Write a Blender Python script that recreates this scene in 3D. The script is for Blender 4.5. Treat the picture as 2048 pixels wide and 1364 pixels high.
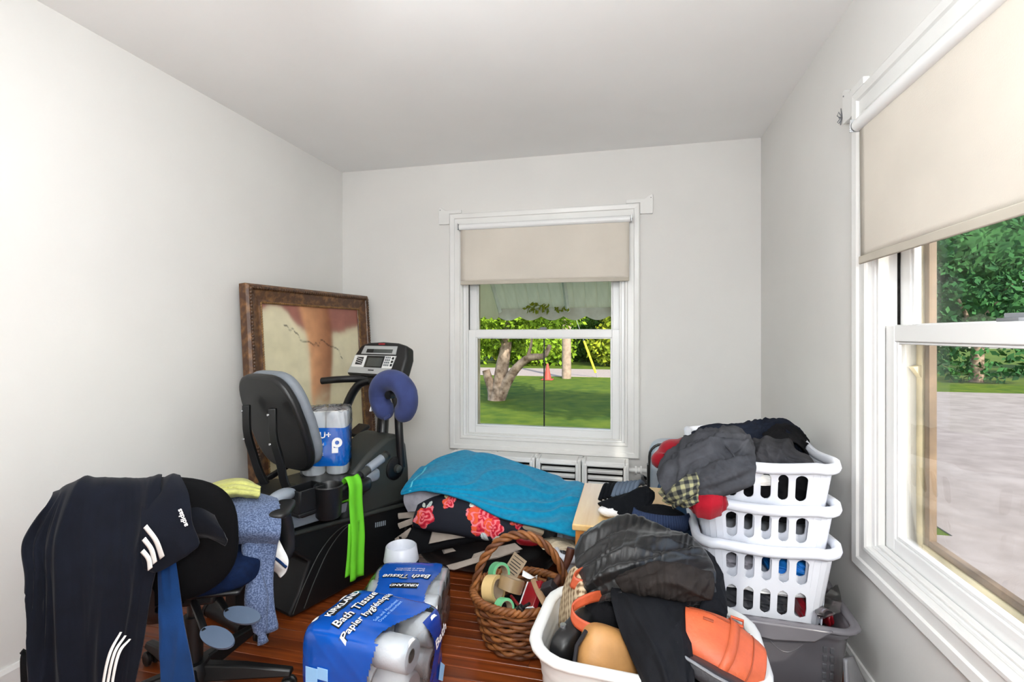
import bpy, bmesh, math, random
import numpy as np
from mathutils import Vector, Matrix, Euler

for o in list(bpy.data.objects):
    bpy.data.objects.remove(o, do_unlink=True)
SC = bpy.context.scene
COL = SC.collection
PI = math.pi
R = math.radians
random.seed(7)

# ------------------------------------------------------------------ camera
FPX, YAW, CAMH = 992.0, math.atan(234 / 992), 1.24
cam_d = bpy.data.cameras.new('camera')
cam_d.sensor_width = 36.0
cam_d.lens = FPX / 2048 * 36.0
cam_d.shift_y = -14 / 2048
cam_d.clip_start = 0.02
cam_d.clip_end = 300
cam = bpy.data.objects.new('camera', cam_d)
cam.location = (0, 0, CAMH)
cam.rotation_euler = (PI / 2, 0, YAW)
COL.objects.link(cam)
SC.camera = cam

# ------------------------------------------------------------------ world, sun, exposure
world = bpy.data.worlds.new('world')
SC.world = world
world.use_nodes = True
wn = world.node_tree
bg = wn.nodes['Background']
sky = wn.nodes.new('ShaderNodeTexSky')
sky.sky_type = 'NISHITA'
sky.sun_disc = False
sky.sun_elevation = R(36)
sky.sun_rotation = R(155)
sky.air_density = 1.0
sky.dust_density = 1.5
wn.links.new(sky.outputs[0], bg.inputs[0])
bg.inputs[1].default_value = 0.32

sun_d = bpy.data.lights.new('sun', 'SUN')
sun_d.energy = 5.0
sun_d.color = (1.0, 0.94, 0.84)
sun_d.angle = R(1.2)
sun = bpy.data.objects.new('sun', sun_d)
SUN_DIR = Vector((-0.40, 0.70, -0.55)).normalized()
sun.rotation_euler = SUN_DIR.to_track_quat('-Z', 'Y').to_euler()
sun.location = (6, -10, 9)
COL.objects.link(sun)

vs = SC.view_settings
vs.view_transform = 'Standard'
vs.look = 'None'
vs.exposure = 0.62
vs.gamma = 1.0
vs.use_curve_mapping = False
SC.cycles.use_denoising = True
SC.cycles.max_bounces = 8
SC.cycles.diffuse_bounces = 4
SC.cycles.transparent_max_bounces = 24
SC.cycles.caustics_reflective = False
SC.cycles.caustics_refractive = False
SC.cycles.sample_clamp_indirect = 6.0

# ------------------------------------------------------------------ materials
def lin(c):
    r = []
    for v in c:
        v = v / 255.0
        r.append(v / 12.92 if v <= 0.04045 else ((v + 0.055) / 1.055) ** 2.4)
    return (r[0], r[1], r[2], 1.0)

MATS = {}
def mat(name, rgb, rough=0.6, metal=0.0, var=0.0, vscale=8.0, rgb2=None, bump=0.0, bscale=60.0,
        stretch=None, sheen=0.0, attr=False, coat=0.0, trans=0.0, spec=0.5, emit=0.0, thresh=None, detail=4.0):
    """Principled material; a noise mixes rgb with rgb2 (or a darker shade) and drives a fine bump."""
    if name in MATS:
        return MATS[name]
    if rough >= 0.8 and not metal:
        spec = min(spec, 0.12)
    m = bpy.data.materials.new(name)
    m.use_nodes = True
    nt = m.node_tree
    b = nt.nodes['Principled BSDF']
    b.inputs['Roughness'].default_value = rough
    b.inputs['Metallic'].default_value = metal
    b.inputs['Specular IOR Level'].default_value = spec
    if sheen:
        b.inputs['Sheen Weight'].default_value = sheen
        b.inputs['Sheen Roughness'].default_value = 0.5
    if coat:
        b.inputs['Coat Weight'].default_value = coat
        b.inputs['Coat Roughness'].default_value = 0.1
    if trans:
        b.inputs['Transmission Weight'].default_value = trans
    tc = nt.nodes.new('ShaderNodeTexCoord')
    mp = nt.nodes.new('ShaderNodeMapping')
    if stretch:
        mp.inputs['Scale'].default_value = stretch
    nt.links.new(tc.outputs['Object'], mp.inputs[0])
    if attr:
        a = nt.nodes.new('ShaderNodeVertexColor')
        a.layer_name = 'print'
        nt.links.new(a.outputs[0], b.inputs['Base Color'])
    elif var or rgb2:
        c2 = rgb2 if rgb2 else tuple(max(0, v * (1 - var)) for v in rgb)
        n = nt.nodes.new('ShaderNodeTexNoise')
        n.inputs['Scale'].default_value = vscale
        n.inputs['Detail'].default_value = detail
        nt.links.new(mp.outputs[0], n.inputs[0])
        cr = nt.nodes.new('ShaderNodeValToRGB')
        lo, hi = thresh if thresh else (0.3, 0.7)
        cr.color_ramp.elements[0].position = lo
        cr.color_ramp.elements[1].position = hi
        cr.color_ramp.elements[0].color = lin(rgb)
        cr.color_ramp.elements[1].color = lin(c2)
        nt.links.new(n.outputs[0], cr.inputs[0])
        nt.links.new(cr.outputs[0], b.inputs['Base Color'])
    else:
        b.inputs['Base Color'].default_value = lin(rgb)
    if bump:
        n2 = nt.nodes.new('ShaderNodeTexNoise')
        n2.inputs['Scale'].default_value = bscale
        n2.inputs['Detail'].default_value = 3
        nt.links.new(mp.outputs[0], n2.inputs[0])
        bp = nt.nodes.new('ShaderNodeBump')
        bp.inputs['Strength'].default_value = bump
        bp.inputs['Distance'].default_value = 0.004
        nt.links.new(n2.outputs[0], bp.inputs['Height'])
        nt.links.new(bp.outputs[0], b.inputs['Normal'])
    if emit:
        b.inputs['Emission Color'].default_value = lin(rgb)
        b.inputs['Emission Strength'].default_value = emit
    MATS[name] = m
    return m

def film_mat(name, tint, alpha, rough=0.08, ior=1.35):
    """thin clear plastic or pane: mostly transparent with a glossy skin"""
    m = bpy.data.materials.new(name)
    m.use_nodes = True
    nt = m.node_tree
    nt.nodes.clear()
    out = nt.nodes.new('ShaderNodeOutputMaterial')
    tr = nt.nodes.new('ShaderNodeBsdfTransparent')
    tr.inputs[0].default_value = lin(tint)
    gl = nt.nodes.new('ShaderNodeBsdfGlossy')
    gl.inputs['Roughness'].default_value = rough
    fr = nt.nodes.new('ShaderNodeFresnel')
    fr.inputs[0].default_value = ior
    ml = nt.nodes.new('ShaderNodeMath')
    ml.operation = 'MULTIPLY_ADD'
    ml.inputs[1].default_value = 0.8
    ml.inputs[2].default_value = alpha
    mx = nt.nodes.new('ShaderNodeMixShader')
    nt.links.new(fr.outputs[0], ml.inputs[0])
    nt.links.new(ml.outputs[0], mx.inputs[0])
    nt.links.new(tr.outputs[0], mx.inputs[1])
    nt.links.new(gl.outputs[0], mx.inputs[2])
    nt.links.new(mx.outputs[0], out.inputs[0])
    MATS[name] = m
    return m

def wood_mat(name, a, b_, rough=0.4, axis='X', scale=1.0, coat=0.0):
    m = bpy.data.materials.new(name)
    m.use_nodes = True
    nt = m.node_tree
    b = nt.nodes['Principled BSDF']
    b.inputs['Roughness'].default_value = rough
    b.inputs['Coat Weight'].default_value = coat
    b.inputs['Coat Roughness'].default_value = 0.2
    tc = nt.nodes.new('ShaderNodeTexCoord')
    oi = nt.nodes.new('ShaderNodeObjectInfo')
    ad = nt.nodes.new('ShaderNodeVectorMath')
    ad.operation = 'ADD'
    mulr = nt.nodes.new('ShaderNodeVectorMath')
    mulr.operation = 'SCALE'
    mulr.inputs['Scale'].default_value = 37.0
    cmb = nt.nodes.new('ShaderNodeCombineXYZ')
    for i in range(3):
        nt.links.new(oi.outputs['Random'], cmb.inputs[i])
    nt.links.new(cmb.outputs[0], mulr.inputs[0])
    nt.links.new(tc.outputs['Object'], ad.inputs[0])
    nt.links.new(mulr.outputs[0], ad.inputs[1])
    mp = nt.nodes.new('ShaderNodeMapping')
    s = {'X': (1.5, 22, 22), 'Y': (22, 1.5, 22), 'Z': (22, 22, 1.5)}[axis]
    mp.inputs['Scale'].default_value = tuple(v * scale for v in s)
    nt.links.new(ad.outputs[0], mp.inputs[0])
    n = nt.nodes.new('ShaderNodeTexNoise')
    n.inputs['Scale'].default_value = 2.0
    n.inputs['Detail'].default_value = 6
    n.inputs['Distortion'].default_value = 0.6
    nt.links.new(mp.outputs[0], n.inputs[0])
    cr = nt.nodes.new('ShaderNodeValToRGB')
    cr.color_ramp.elements[0].position = 0.3
    cr.color_ramp.elements[1].position = 0.7
    cr.color_ramp.elements[0].color = lin(a)
    cr.color_ramp.elements[1].color = lin(b_)
    nt.links.new(n.outputs[0], cr.inputs[0])
    hs = nt.nodes.new('ShaderNodeHueSaturation')
    mr = nt.nodes.new('ShaderNodeMapRange')
    mr.inputs[3].default_value = 0.78
    mr.inputs[4].default_value = 1.2
    nt.links.new(oi.outputs['Random'], mr.inputs[0])
    nt.links.new(mr.outputs[0], hs.inputs['Value'])
    nt.links.new(cr.outputs[0], hs.inputs['Color'])
    nt.links.new(hs.outputs[0], b.inputs['Base Color'])
    MATS[name] = m
    return m

# ------------------------------------------------------------------ helpers: geometry
def at(u, v, Y):
    """world point that stands at depth Y and is seen at pixel (u, v) of the 2048 x 1364 frame"""
    r = (u - 1024) / FPX
    dx = -math.sin(YAW) + r * math.cos(YAW)
    dy = math.cos(YAW) + r * math.sin(YAW)
    t = Y / dy
    return (dx * t, Y, CAMH + (668 - v) / FPX * t)

class MB:
    def __init__(s):
        s.v, s.f = [], []
    def add(s, vs, fs):
        n = len(s.v)
        s.v += [tuple(p) for p in vs]
        s.f += [tuple(i + n for i in f) for f in fs]
        return s
    def box(s, c, h, rot=None):
        """box of centre c and half sizes h"""
        M = Euler(rot).to_matrix() if rot else None
        vs = []
        for x, y, z in ((-1, -1, -1), (1, -1, -1), (1, 1, -1), (-1, 1, -1), (-1, -1, 1), (1, -1, 1), (1, 1, 1), (-1, 1, 1)):
            p = Vector((x * h[0], y * h[1], z * h[2]))
            if M:
                p = M @ p
            vs.append((p.x + c[0], p.y + c[1], p.z + c[2]))
        return s.add(vs, [(0, 3, 2, 1), (4, 5, 6, 7), (0, 1, 5, 4), (1, 2, 6, 5), (2, 3, 7, 6), (3, 0, 4, 7)])
    def bb(s, x0, x1, y0, y1, z0, z1):
        return s.box(((x0 + x1) / 2, (y0 + y1) / 2, (z0 + z1) / 2), (abs(x1 - x0) / 2, abs(y1 - y0) / 2, abs(z1 - z0) / 2))
    def tube(s, path, r, n=10, caps=True, closed=False, flat=None):
        """sweep a circle (or an ellipse flat=(a,b)) along a path"""
        P = [Vector(p) for p in path]
        m = len(P)
        rr = r if isinstance(r, (list, tuple)) else [r] * m
        up = None
        rings = []
        for i in range(m):
            if closed:
                t = (P[(i + 1) % m] - P[i - 1]).normalized()
            else:
                t = (P[min(i + 1, m - 1)] - P[max(i - 1, 0)]).normalized()
            if up is None:
                up = Vector((0, 0, 1)) if abs(t.z) < 0.9 else Vector((1, 0, 0))
            a = t.cross(up)
            if a.length < 1e-6:
                a = t.orthogonal()
            a.normalize()
            b = a.cross(t).normalized()
            up = b
            fa, fb = flat if flat else (1, 1)
            rings.append([P[i] + (a * math.cos(2 * PI * k / n) * fa + b * math.sin(2 * PI * k / n) * fb) * rr[i] for k in range(n)])
        vs = [p for rg in rings for p in rg]
        fs = []
        for i in range(m if closed else m - 1):
            j = (i + 1) % m
            for k in range(n):
                l = (k + 1) % n
                fs.append((i * n + k, i * n + l, j * n + l, j * n + k))
        if caps and not closed:
            fs.append(tuple(range(n - 1, -1, -1)))
            fs.append(tuple((m - 1) * n + k for k in range(n)))
        return s.add(vs, fs)
    def lathe(s, prof, c=(0, 0, 0), n=24, M=None, close=False):
        """profile of (radius, z) turned about z"""
        vs, fs = [], []
        m = len(prof)
        for k in range(n):
            a = 2 * PI * k / n
            for r, z in prof:
                p = Vector((r * math.cos(a), r * math.sin(a), z))
                if M:
                    p = M @ p
                vs.append((p.x + c[0], p.y + c[1], p.z + c[2]))
        for k in range(n):
            l = (k + 1) % n
            for i in range(m if close else m - 1):
                j = (i + 1) % m
                fs.append((k * m + i, l * m + i, l * m + j, k * m + j))
        return s.add(vs, fs)
    def prism(s, poly, d0, d1, axis='x'):
        """polygon extruded from d0 to d1; axis x: poly is (y,z); y: (x,z); z: (x,y)"""
        n = len(poly)
        def pt(p, d):
            return {'x': (d, p[0], p[1]), 'y': (p[0], d, p[1]), 'z': (p[0], p[1], d)}[axis]
        vs = [pt(p, d0) for p in poly] + [pt(p, d1) for p in poly]
        fs = [tuple(range(n)), tuple(range(2 * n - 1, n - 1, -1))]
        for i in range(n):
            j = (i + 1) % n
            fs.append((i, i + n, j + n, j))
        return s.add(vs, fs)
    def grid(s, P, wrap=False):
        m, n = P.shape[:2]
        vs = [tuple(float(q) for q in p) for p in P.reshape(-1, 3)]
        fs = []
        for i in range(m - 1):
            for j in range(n if wrap else n - 1):
                k = (j + 1) % n
                fs.append((i * n + j, i * n + k, (i + 1) * n + k, (i + 1) * n + j))
        return s.add(vs, fs)

def obj(name, mb, m, parent=None, smooth=False, bevel=0.0, solid=0.0, seg=2, colors=None, subsurf=0, auto=True):
    me = bpy.data.meshes.new(name)
    me.from_pydata(mb.v, [], mb.f)
    bm = bmesh.new()
    bm.from_mesh(me)
    bmesh.ops.recalc_face_normals(bm, faces=bm.faces)
    bm.to_mesh(me)
    bm.free()
    if colors is not None:
        ca = me.color_attributes.new('print', 'FLOAT_COLOR', 'POINT')
        ca.data.foreach_set('color', np.asarray(colors, dtype=np.float32).reshape(-1))
    o = bpy.data.objects.new(name, me)
    COL.objects.link(o)
    me.materials.append(MATS[m] if isinstance(m, str) else m)
    if parent:
        o.parent = parent
    if smooth:
        me.polygons.foreach_set('use_smooth', [True] * len(me.polygons))
        if auto:
            try:
                me.set_sharp_from_angle(angle=R(45))
            except Exception:
                pass
    if solid:
        md = o.modifiers.new('thickness', 'SOLIDIFY')
        md.thickness = solid
        md.offset = 0
    if bevel:
        md = o.modifiers.new('bevel', 'BEVEL')
        md.width = bevel
        md.segments = seg
        md.limit_method = 'ANGLE'
        md.angle_limit = R(40)
        md.harden_normals = False
        if not smooth:
            me.polygons.foreach_set('use_smooth', [True] * len(me.polygons))
            try:
                me.set_sharp_from_angle(angle=R(35))
            except Exception:
                pass
    if subsurf:
        md = o.modifiers.new('subdivision', 'SUBSURF')
        md.levels = subsurf
        md.render_levels = subsurf
    return o

def tag(o, label, cat, group=None, kind=None):
    o['label'] = label
    o['category'] = cat
    if group:
        o['group'] = group
    if kind:
        o['kind'] = kind
    return o

def thing(name, label, cat, loc=(0, 0, 0), rz=0.0, group=None):
    o = bpy.data.objects.new(name, None)
    o.empty_display_size = 0.05
    COL.objects.link(o)
    o.location = loc
    o.rotation_euler = (0, 0, rz)
    return tag(o, label, cat, group)

def struct(o, label=None):
    o['kind'] = 'structure'
    if label:
        o['label'] = label
    return o

# ---- numpy noise, smooth patches and cloth
def vnoise(x, y, seed=0):
    rng = np.random.RandomState(seed + 11)
    T = rng.rand(64, 64)
    xi, yi = np.floor(x).astype(int), np.floor(y).astype(int)
    fx, fy = x - xi, y - yi
    fx = fx * fx * fx * (fx * (6 * fx - 15) + 10)
    fy = fy * fy * fy * (fy * (6 * fy - 15) + 10)
    g = lambda a, b: T[a % 64, b % 64]
    return (g(xi, yi) * (1 - fx) + g(xi + 1, yi) * fx) * (1 - fy) + (g(xi, yi + 1) * (1 - fx) + g(xi + 1, yi + 1) * fx) * fy

def fbm(x, y, seed=0, oct=3):
    s, a, t = 0, 1.0, 0
    for k in range(oct):
        s = s + a * vnoise(x * 2 ** k, y * 2 ** k, seed + 7 * k)
        t += a
        a *= 0.5
    return s / t

def ridge(x, y, seed=0):
    return 1 - np.abs(2 * vnoise(x, y, seed) - 1)

def folds(U, V, ang, freq, warp=0.6, seed=0, sharp=1.0):
    """long soft folds running across direction ang, wandering with noise; 0..1"""
    c, s = math.cos(ang), math.sin(ang)
    a, b = U * c + V * s, -U * s + V * c
    w = (fbm(a * 1.7 + 3, b * 1.7 + 5, seed, 2) - 0.5) * 2 * warp
    ph = freq * (a + w * 0.35)
    n = ridge(ph, b * freq * 0.15 + 9, seed + 3)
    return n ** sharp

def cr1(C, n):
    """Catmull-Rom along axis 0 of C to n samples"""
    m = C.shape[0]
    if m == 1:
        return np.repeat(C, n, 0)
    E_ = np.concatenate([2 * C[:1] - C[1:2], C, 2 * C[-1:] - C[-2:-1]], 0)
    t = np.linspace(0, m - 1, n)
    i = np.minimum(t.astype(int), m - 2)
    f = (t - i).reshape((-1,) + (1,) * (C.ndim - 1))
    p0, p1, p2, p3 = E_[i], E_[i + 1], E_[i + 2], E_[i + 3]
    return 0.5 * (2 * p1 + (p2 - p0) * f + (2 * p0 - 5 * p1 + 4 * p2 - p3) * f * f + (3 * p1 - p0 - 3 * p2 + p3) * f ** 3)

def patch(rows, M=60, N=60):
    C = np.array(rows, dtype=float)
    A_ = cr1(C, M)
    return np.swapaxes(cr1(np.swapaxes(A_, 0, 1), N), 0, 1)

def normals(P):
    a = np.gradient(P, axis=0)
    b = np.gradient(P, axis=1)
    n = np.cross(a, b)
    return n / (np.linalg.norm(n, axis=2, keepdims=True) + 1e-9)

def uv(P):
    m, n = P.shape[:2]
    # in metres along the sheet so that folds keep their real size
    du = np.linalg.norm(np.diff(P, axis=0), axis=2).sum(0).mean()
    dv = np.linalg.norm(np.diff(P, axis=1), axis=2).sum(1).mean()
    return np.meshgrid(np.linspace(0, du, m), np.linspace(0, dv, n), indexing='ij')

def push(P, h, up=None):
    n = normals(P)
    if up is not None:
        s = np.sign((n * np.array(up)).sum(2).mean())
        n = n * (s if s != 0 else 1)
    return P + n * h[..., None]

def hem(P, w=0.12):
    """0 at the border of the sheet, 1 inside"""
    m, n = P.shape[:2]
    a = np.minimum(np.linspace(0, 1, m), np.linspace(1, 0, m)) / w
    b = np.minimum(np.linspace(0, 1, n), np.linspace(1, 0, n)) / w
    return np.clip(np.minimum(a[:, None], b[None, :]), 0, 1)

def sheet(name, P, m, parent=None, thick=0.005, colors=None):
    mb = MB().grid(P)
    c = None
    if colors is not None:
        c = np.concatenate([colors, np.ones(colors.shape[:2] + (1,))], 2).reshape(-1, 4)
    return obj(name, mb, m, parent, smooth=True, solid=thick, colors=c, auto=False)

def smooth_noise(P, k=1):
    for _ in range(k):
        Q = P.copy()
        Q[1:-1, 1:-1] = (P[1:-1, 1:-1] * 2 + P[:-2, 1:-1] + P[2:, 1:-1] + P[1:-1, :-2] + P[1:-1, 2:]) / 6
        P = Q
    return P

def lump(c, h, seed=0, amp=0.25, n=28, ff=2.2, squash=0.0, flat=0.0):
    """crumpled bundle: a noisy ellipsoid as one grid with poles"""
    th = np.linspace(0.001, PI - 0.001, n)
    ph = np.linspace(0, 2 * PI, 2 * n, endpoint=False)
    T, Ph = np.meshgrid(th, ph, indexing='ij')
    x, y, z = np.sin(T) * np.cos(Ph), np.sin(T) * np.sin(Ph), np.cos(T)
    f = ridge(x * ff + z * 1.3 + 20, y * ff + z * 0.7 + 20, seed) * 0.6 + ridge(x * ff * 2 + 30 - z, y * ff * 2 + 30 + z * 1.7, seed + 5) * 0.4
    r = 1 - amp + amp * f
    if flat:
        z = np.where(z < -flat, -flat - (np.abs(z) - flat) * 0.1, z)
    P = np.stack([c[0] + h[0] * x * r, c[1] + h[1] * y * r, c[2] + h[2] * z * r], 2)
    mb = MB()
    mb.grid(P, wrap=True)
    return mb

def text_mesh(txt, size, place, m, parent, name='lettering', font_shear=0.0, bold=0.0, align='CENTER'):
    """letters as a flat mesh, every vertex put on the surface by place(x, y)"""
    cu = bpy.data.curves.new(name, 'FONT')
    cu.body = txt
    cu.size = size
    cu.align_x = align
    cu.align_y = 'CENTER'
    cu.shear = font_shear
    cu.offset = bold
    cu.resolution_u = 2
    t = bpy.data.objects.new(name, cu)
    COL.objects.link(t)
    dg = bpy.context.evaluated_depsgraph_get()
    me = bpy.data.meshes.new_from_object(t.evaluated_get(dg))
    bpy.data.objects.remove(t)
    for v in me.vertices:
        v.co = Vector(place(v.co.x, v.co.y))
    me.materials.clear()
    me.materials.append(MATS[m])
    o = bpy.data.objects.new(name, me)
    COL.objects.link(o)
    o.parent = parent
    return o

def copy_tree(o, parent=None):
    c = o.copy()
    COL.objects.link(c)
    c.parent = parent
    for ch in list(o.children):
        if ch is not c:
            copy_tree(ch, c)
    return c

# ------------------------------------------------------------------ material library
mat('wall_paint', (228, 226, 222), 0.75, var=0.035, vscale=1.3, bump=0.08, bscale=70)
mat('ceiling_paint', (250, 249, 247), 0.8, var=0.03, vscale=1.1, bump=0.06, bscale=60)
mat('white_trim', (232, 231, 228), 0.32, var=0.03, vscale=5)
mat('vinyl', (236, 236, 235), 0.25)
mat('shade_fabric', (216, 208, 196), 0.85, var=0.06, vscale=2.2, bump=0.12, bscale=260)
mat('hem_fabric', (196, 188, 174), 0.8, var=0.08, vscale=4)
mat('storm_beige', (212, 200, 168), 0.55, var=0.25, vscale=7, bump=0.1)
mat('storm_brown', (128, 108, 88), 0.6, var=0.3, vscale=9, bump=0.15)
mat('black_metal', (18, 18, 19), 0.4)
mat('dark_gasket', (42, 40, 38), 0.9, var=0.5, vscale=60)
film_mat('pane', (252, 253, 252), 0.001, 0.02, 1.10)
mat('radiator_paint', (232, 231, 228), 0.35, var=0.05, vscale=9)
mat('radiator_core', (40, 38, 36), 0.8)
wood_mat('floor_wood', (150, 74, 30), (92, 38, 16), 0.28, 'X', 1.0, coat=0.35)
wood_mat('pine', (222, 152, 74), (196, 118, 50), 0.35, 'Z', 0.7, coat=0.3)
wood_mat('pine_top', (226, 196, 140), (206, 160, 96), 0.35, 'Y', 0.5, coat=0.3)
mat('bike_black', (17, 18, 20), 0.42, var=0.12, vscale=20, bump=0.05, bscale=300)
mat('bike_grey', (50, 53, 50), 0.5, var=0.08, vscale=6, bump=0.05, bscale=300)
mat('bike_rail', (150, 158, 168), 0.38, metal=0.3)
mat('bike_tube', (15, 15, 17), 0.33)
mat('chrome', (200, 202, 205), 0.2, metal=0.9)
mat('console_silver', (176, 178, 178), 0.4, metal=0.2)
mat('console_white', (226, 226, 224), 0.5)
mat('lcd', (72, 76, 74), 0.2)
mat('lcd_dark', (38, 40, 40), 0.2)
mat('key_grey', (110, 114, 118), 0.5)
mat('cushion_grey', (120, 126, 134), 0.6, var=0.06, vscale=30)
mat('navy_plush', (58, 68, 114), 0.95, var=0.18, vscale=14, bump=0.15, bscale=220, sheen=0.12)
mat('lime', (100, 196, 28), 0.7, var=0.06, vscale=10)
mat('white_plastic', (212, 215, 224), 0.35)
mat('hamper_plastic', (220, 220, 217), 0.42)
mat('tote_grey', (118, 115, 120), 0.22, var=0.1, vscale=4)
mat('tote_dark', (90, 90, 94), 0.35)
mat('paper_white', (244, 242, 237), 0.9, var=0.03, vscale=30, bump=0.2, bscale=150)
mat('paper_core', (150, 140, 128), 0.9)
mat('label_blue', (6, 84, 186), 0.22, var=0.14, vscale=5, coat=0.4)
mat('label_bright', (0, 118, 222), 0.25, var=0.06, vscale=6, coat=0.4)
mat('label_navy', (14, 56, 148), 0.25, var=0.1, vscale=5, coat=0.4)
mat('ink_black', (20, 20, 22), 0.6)
mat('ink_white', (248, 248, 248), 0.6)
mat('ink_grey', (120, 122, 126), 0.6)
mat('ink_pale', (150, 200, 245), 0.6)
film_mat('film', (240, 244, 250), 0.10, 0.12)
film_mat('jar_plastic', (170, 172, 168), 0.12, 0.1)
film_mat('bag_film', (232, 222, 226), 0.2, 0.2)
mat('navy_knit', (15, 18, 28), 0.9, var=0.2, vscale=18, bump=0.12, bscale=300, sheen=0.04)
mat('navy_deep', (11, 13, 21), 0.9, var=0.2, vscale=18, bump=0.12, bscale=300, sheen=0.1)
mat('denim_blue', (18, 54, 104), 0.85, var=0.2, vscale=10, bump=0.15, bscale=300, sheen=0.1)
mat('fleece', (66, 80, 108), 0.98, rgb2=(112, 126, 156), vscale=220, bump=0.4, bscale=260, sheen=0.1, thresh=(0.42, 0.62))
mat('yellow_towel', (192, 192, 116), 0.98, var=0.1, vscale=60, bump=0.4, bscale=240, sheen=0.1)
mat('stripe_white', (226, 224, 220), 0.85, bump=0.1, bscale=200)
mat('chair_black', (9, 9, 11), 0.85, var=0.2, vscale=60, bump=0.15, bscale=300)
mat('chair_navy', (14, 30, 62), 0.9, var=0.25, vscale=50, bump=0.2, bscale=260)
mat('chair_plastic', (15, 15, 16), 0.42)
mat('lever_grey', (84, 98, 118), 0.35)
mat('turquoise', (12, 146, 186), 0.98, rgb2=(5, 122, 166), vscale=45, bump=0.55, bscale=230, sheen=0.12)
mat('turquoise_edge', (96, 196, 216), 0.95)
mat('print_cloth', (255, 255, 255), 0.85, attr=True, bump=0.12, bscale=120)
mat('print_canvas', (255, 255, 255), 0.6, attr=True, bump=0.1, bscale=160)
mat('grey_blanket', (150, 148, 156), 0.95, var=0.12, vscale=30, bump=0.3, bscale=200)
mat('black_cloth', (18, 18, 21), 0.85, var=0.25, vscale=12, bump=0.15, bscale=220)
mat('black_nylon', (15, 15, 17), 0.42, var=0.3, vscale=14, bump=0.12, bscale=160, sheen=0.1)
mat('beige_lining', (166, 154, 144), 0.85, var=0.12, vscale=12, bump=0.15, bscale=140)
mat('beige_cloth', (206, 190, 164), 0.9, var=0.12, vscale=12, bump=0.2, bscale=140)
mat('wicker', (158, 100, 50), 0.55, rgb2=(104, 58, 26), vscale=22, bump=0.2, bscale=120)
mat('wicker_dark', (116, 70, 40), 0.55, rgb2=(78, 42, 22), vscale=22, bump=0.2, bscale=120)
mat('tape_tan', (216, 186, 128), 0.55, var=0.06)
mat('tape_brown', (158, 132, 96), 0.35, var=0.1, coat=0.3)
mat('tape_green', (120, 206, 150), 0.6, var=0.05)
mat('card_buff', (172, 152, 128), 0.8, var=0.06)
mat('red_gloss', (150, 22, 34), 0.3, var=0.2, coat=0.3)
mat('brown_handle', (96, 58, 46), 0.4, var=0.2, vscale=20)
mat('pale_wood', (168, 134, 100), 0.55, var=0.15, vscale=30)
mat('black_plastic', (20, 20, 21), 0.4)
mat('charcoal', (68, 69, 74), 0.9, var=0.25, vscale=16, bump=0.2, bscale=240)
mat('charcoal_twill', (56, 56, 60), 0.88, var=0.3, vscale=20, bump=0.2, bscale=300)
mat('navy_jean', (24, 30, 44), 0.88, var=0.3, vscale=16, bump=0.2, bscale=280)
mat('black_jersey', (20, 20, 23), 0.9, var=0.25, vscale=16, bump=0.15, bscale=260)
mat('brown_black', (46, 41, 39), 0.82, var=0.25, vscale=12, bump=0.15, bscale=240)
mat('black_pants', (24, 25, 29), 0.8, var=0.25, vscale=12, bump=0.12, bscale=260)
mat('red_knit', (150, 14, 32), 0.85, var=0.25, vscale=14, bump=0.2, bscale=220, sheen=0.2)
mat('blue_nylon', (34, 98, 178), 0.7, var=0.15, vscale=14)
mat('sky_blue', (24, 132, 226), 0.6, var=0.2, vscale=14)
mat('sock_black', (16, 18, 22), 0.92, bump=0.4, bscale=260)
mat('sock_white', (232, 232, 232), 0.95, bump=0.5, bscale=300)
mat('sock_grey', (92, 104, 120), 0.92, bump=0.4, bscale=260)
mat('beanie_navy', (48, 60, 88), 0.92, bump=0.4, bscale=260)
mat('orange_leather', (206, 94, 54), 0.5, var=0.14, vscale=16, bump=0.25, bscale=120)
mat('orange_strap', (196, 84, 46), 0.5, var=0.14, vscale=16, bump=0.2, bscale=120)
mat('orange_seam', (150, 66, 34), 0.6)
mat('tan_leather', (184, 134, 78), 0.5, var=0.12, vscale=14, bump=0.2, bscale=120)
mat('dark_leather', (42, 41, 46), 0.5, var=0.15, vscale=20, bump=0.25, bscale=160)
mat('suitcase_silver', (176, 188, 200), 0.35, metal=0.25, var=0.06, vscale=6)
mat('suitcase_blue', (58, 92, 128), 0.5, var=0.2, vscale=10)
mat('sheer_bag', (198, 176, 174), 0.5, var=0.2, vscale=10, trans=0.3)
mat('frame_brown', (78, 50, 32), 0.4, rgb2=(136, 96, 56), vscale=26, bump=0.35, bscale=60, thresh=(0.45, 0.72))
mat('frame_dark', (52, 34, 24), 0.4, rgb2=(94, 64, 38), vscale=40, bump=0.3, bscale=80)
mat('frame_bead', (150, 112, 66), 0.35, metal=0.3, var=0.3, vscale=30)
mat('canvas_edge', (196, 184, 150), 0.8)
mat('pendant_fill', (241, 246, 249), 0.3, emit=29.0)  # glow of the added pendant, lifts ceiling and walls
mat('lantern_fill', (241, 246, 249), 0.6, emit=66.0)  # glow of the added lantern, flat fill for the whole room
mat('brass', (190, 160, 90), 0.3, metal=0.8)
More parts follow.
